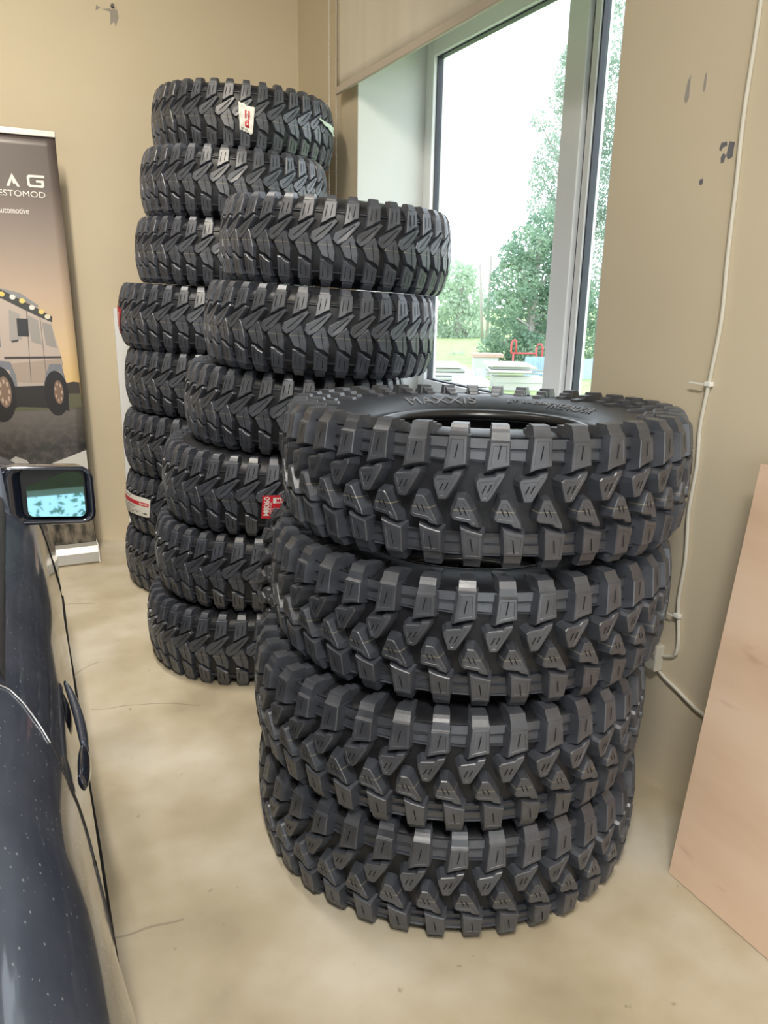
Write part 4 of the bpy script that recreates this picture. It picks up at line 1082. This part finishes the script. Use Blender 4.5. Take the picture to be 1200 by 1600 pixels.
def pile(name, px0, px1, vbot, vtop, Y, n, mats, label, group, rz=-24, seed=0, rest=GZ):
    rnd = random.Random(seed); x0, y0, _ = W_(px0, 560, Y); x1, _, _ = W_(px1, 560, Y)
    zt = W_((px0+px1)/2, vtop, Y)[2]; th = (zt-rest)/n; w_ = (x1-x0)/math.cos(math.radians(rz))*.95
    word = ['lowest', 'second from the bottom', 'third from the bottom', 'fourth from the bottom', 'fifth from the bottom', 'sixth from the bottom', 'seventh from the bottom', 'topmost']
    for i in range(n):
        o = box(name, (-w_/2*rnd.uniform(.85, 1.02), -.5, -th*.40), (w_/2*rnd.uniform(.85, 1.02), .5, th*.40), mats[i % len(mats)], None, None, min(.02, th*.2))
        o.matrix_world = Matrix.Translation(((x0+x1)/2+rnd.uniform(-.12, .12), Y+rnd.uniform(-.05, .05), rest+th*(i+.4)+.002*0)) @ Matrix.Rotation(math.radians(rz+rnd.uniform(-3, 3)), 4, 'Z')
        if i == 0: o.location.z = rest+th*.40+.001
        tag(o, label % (word[i] if i < n-1 else 'topmost'), 'pallet' if 'pallet' in name else 'board', group)
pile('wood_pallet', 660, 722, 610, 566, 17.6, 6, [M_bg, M_bw], 'weathered white pallet, %s in the left yard stack', 'pallets in the left yard stack', seed=1)
pile('white_board', 716, 764, 612, 590, 15.2, 3, [M_bw], 'long white board, %s of the low front pile outdoors', 'boards of the low front pile', seed=2)
# steel frame rack with boards on top
rx_, ry_, _ = W_(818, 560, 16.4); rk = empty('steel_rack', (rx_, ry_, GZ)); tag(rk, 'thin steel rack in the yard carrying long boards', 'rack')
zr = W_(818, 582, 16.4)[2]-GZ
Rr = Matrix.Rotation(math.radians(-24), 4, 'Z'); rk.matrix_world = Matrix.Translation((rx_, ry_, GZ)) @ Rr
for sx_ in (-.78, .78):
    for sy in (-.4, .4):
        bm = bmesh.new(); tube(bm, [(sx_, sy, 0), (sx_, sy, zr)], .022, 6); linkbm('leg', bm, M_bg, rk)
bm = bmesh.new()
for sy in (-.4, .4): tube(bm, [(-.82, sy, zr), (.82, sy, zr)], .022, 6); tube(bm, [(-.82, sy, zr*.45), (.82, sy, zr*.45)], .016, 6)
for sx_ in (-.78, .78): tube(bm, [(sx_, -.42, zr), (sx_, .42, zr)], .022, 6)
linkbm('rails', bm, M_bg, rk)
box('crate', (rx_-.62, ry_-.24, GZ+.001), (rx_+.62, ry_+.24, GZ+.34), M_bw, None, None, .01); tag(bpy.data.objects['crate'], 'white crate standing under the steel rack outdoors', 'crate')
bpy.data.objects['crate'].matrix_world = Matrix.Translation((rx_, ry_, 0)) @ Rr @ Matrix.Translation((-rx_, -ry_, 0))
pile('white_board', 772, 836, 580, 566, 16.4, 3, [M_bw, M_bg], 'long pale board, %s on the steel rack outdoors', 'boards on the steel rack', seed=4, rest=GZ+zr+.024)
x, y, z = W_(752, 585, 17.6)
for i, (px, m, lab) in enumerate(((739, M_bw, 'pale blue-white panel leaning beside the rack, left of the pair'), (757, M_bb, 'blue panel leaning beside the rack, right of the pair'))):
    x, y, z = W_(px, 585, 16.3); o = box('leaning_panel', (-.12, -.02, 0), (.12, .02, .56), m, None, None, .005)
    o.matrix_world = Matrix.Translation((x, y, GZ+.012)) @ Matrix.Rotation(math.radians(-24), 4, 'Z') @ Matrix.Rotation(math.radians(-28 if i == 0 else -20), 4, 'X'); tag(o, lab, 'panel')
x, y, z = W_(762, 574, 19.6); o = box('brown_board', (-.4, -.3, 0), (.5, .3, .10), M_brown, None, None, .01); o.matrix_world = Matrix.Translation((x, y, GZ+.55)) @ Matrix.Rotation(math.radians(-24), 4, 'Z'); tag(o, 'brown board on top of the crate behind the blue panel', 'board')
o = box('crate', (-.35, -.28, 0), (.35, .28, .548), M_bg, None, None, .01); o.matrix_world = Matrix.Translation((x, y, GZ+.001)) @ Matrix.Rotation(math.radians(-24), 4, 'Z'); tag(o, 'grey crate carrying the brown board behind the blue panel', 'crate')
# red tube frame and blue sheet fence on the right
x, y, z = W_(838, 575, 19.6)
bm = bmesh.new(); tube(bm, smoothpath([(-.55, 0, .62), (-.55, 0, .92), (-.5, 0, 1.0), (-.42, 0, 1.0)], 3)+[Vector((-.40, 0, .62))], .03, 6); tube(bm, [(.22, 0, .001), (.22, 0, .8), (.26, 0, .9), (.36, 0, .9), (.40, 0, .8), (.40, 0, .001)], .035, 6); tube(bm, [(-.55, 0, .62), (.22, 0, .62)], .03, 6); tube(bm, [(-.48, 0, .001), (-.48, 0, .62)], .03, 6)
o = linkbm('tube_frame', bm, M_br, None, True); o.matrix_world = Matrix.Translation((x, y, GZ)) @ Matrix.Rotation(math.radians(-24), 4, 'Z'); tag(o, 'red tube frame standing behind the steel rack in the yard', 'frame')
def corr(px0, px1, vtop, Y, label):
    x0, _, zt = W_(px0, vtop, Y); x1 = W_(px1, vtop, Y)[0]; n = 60; bm = bmesh.new(); A = []; B = []; L_ = (x1-x0)/math.cos(math.radians(24))
    for i in range(n+1):
        t = i/n; d = .018*math.sin(t*PI*2*14); A.append(bm.verts.new((t*L_, d, 0))); B.append(bm.verts.new((t*L_, d, zt-GZ)))
    for i in range(n): bm.faces.new((A[i], A[i+1], B[i+1], B[i]))
    o = linkbm('sheet_fence', bm, M_bb); o.modifiers.new('t', 'SOLIDIFY').thickness = .004; o.matrix_world = Matrix.Translation((x0, Y+.3, GZ+.001)) @ Matrix.Rotation(math.radians(-24), 4, 'Z'); tag(o, label, 'fence', 'blue sheet fence')
corr(843, 885, 558, 19.0, 'blue corrugated fence sheet left of the window mullion, in the yard')
corr(888, 990, 561, 18.0, 'blue corrugated fence sheet in the narrow right window pane')
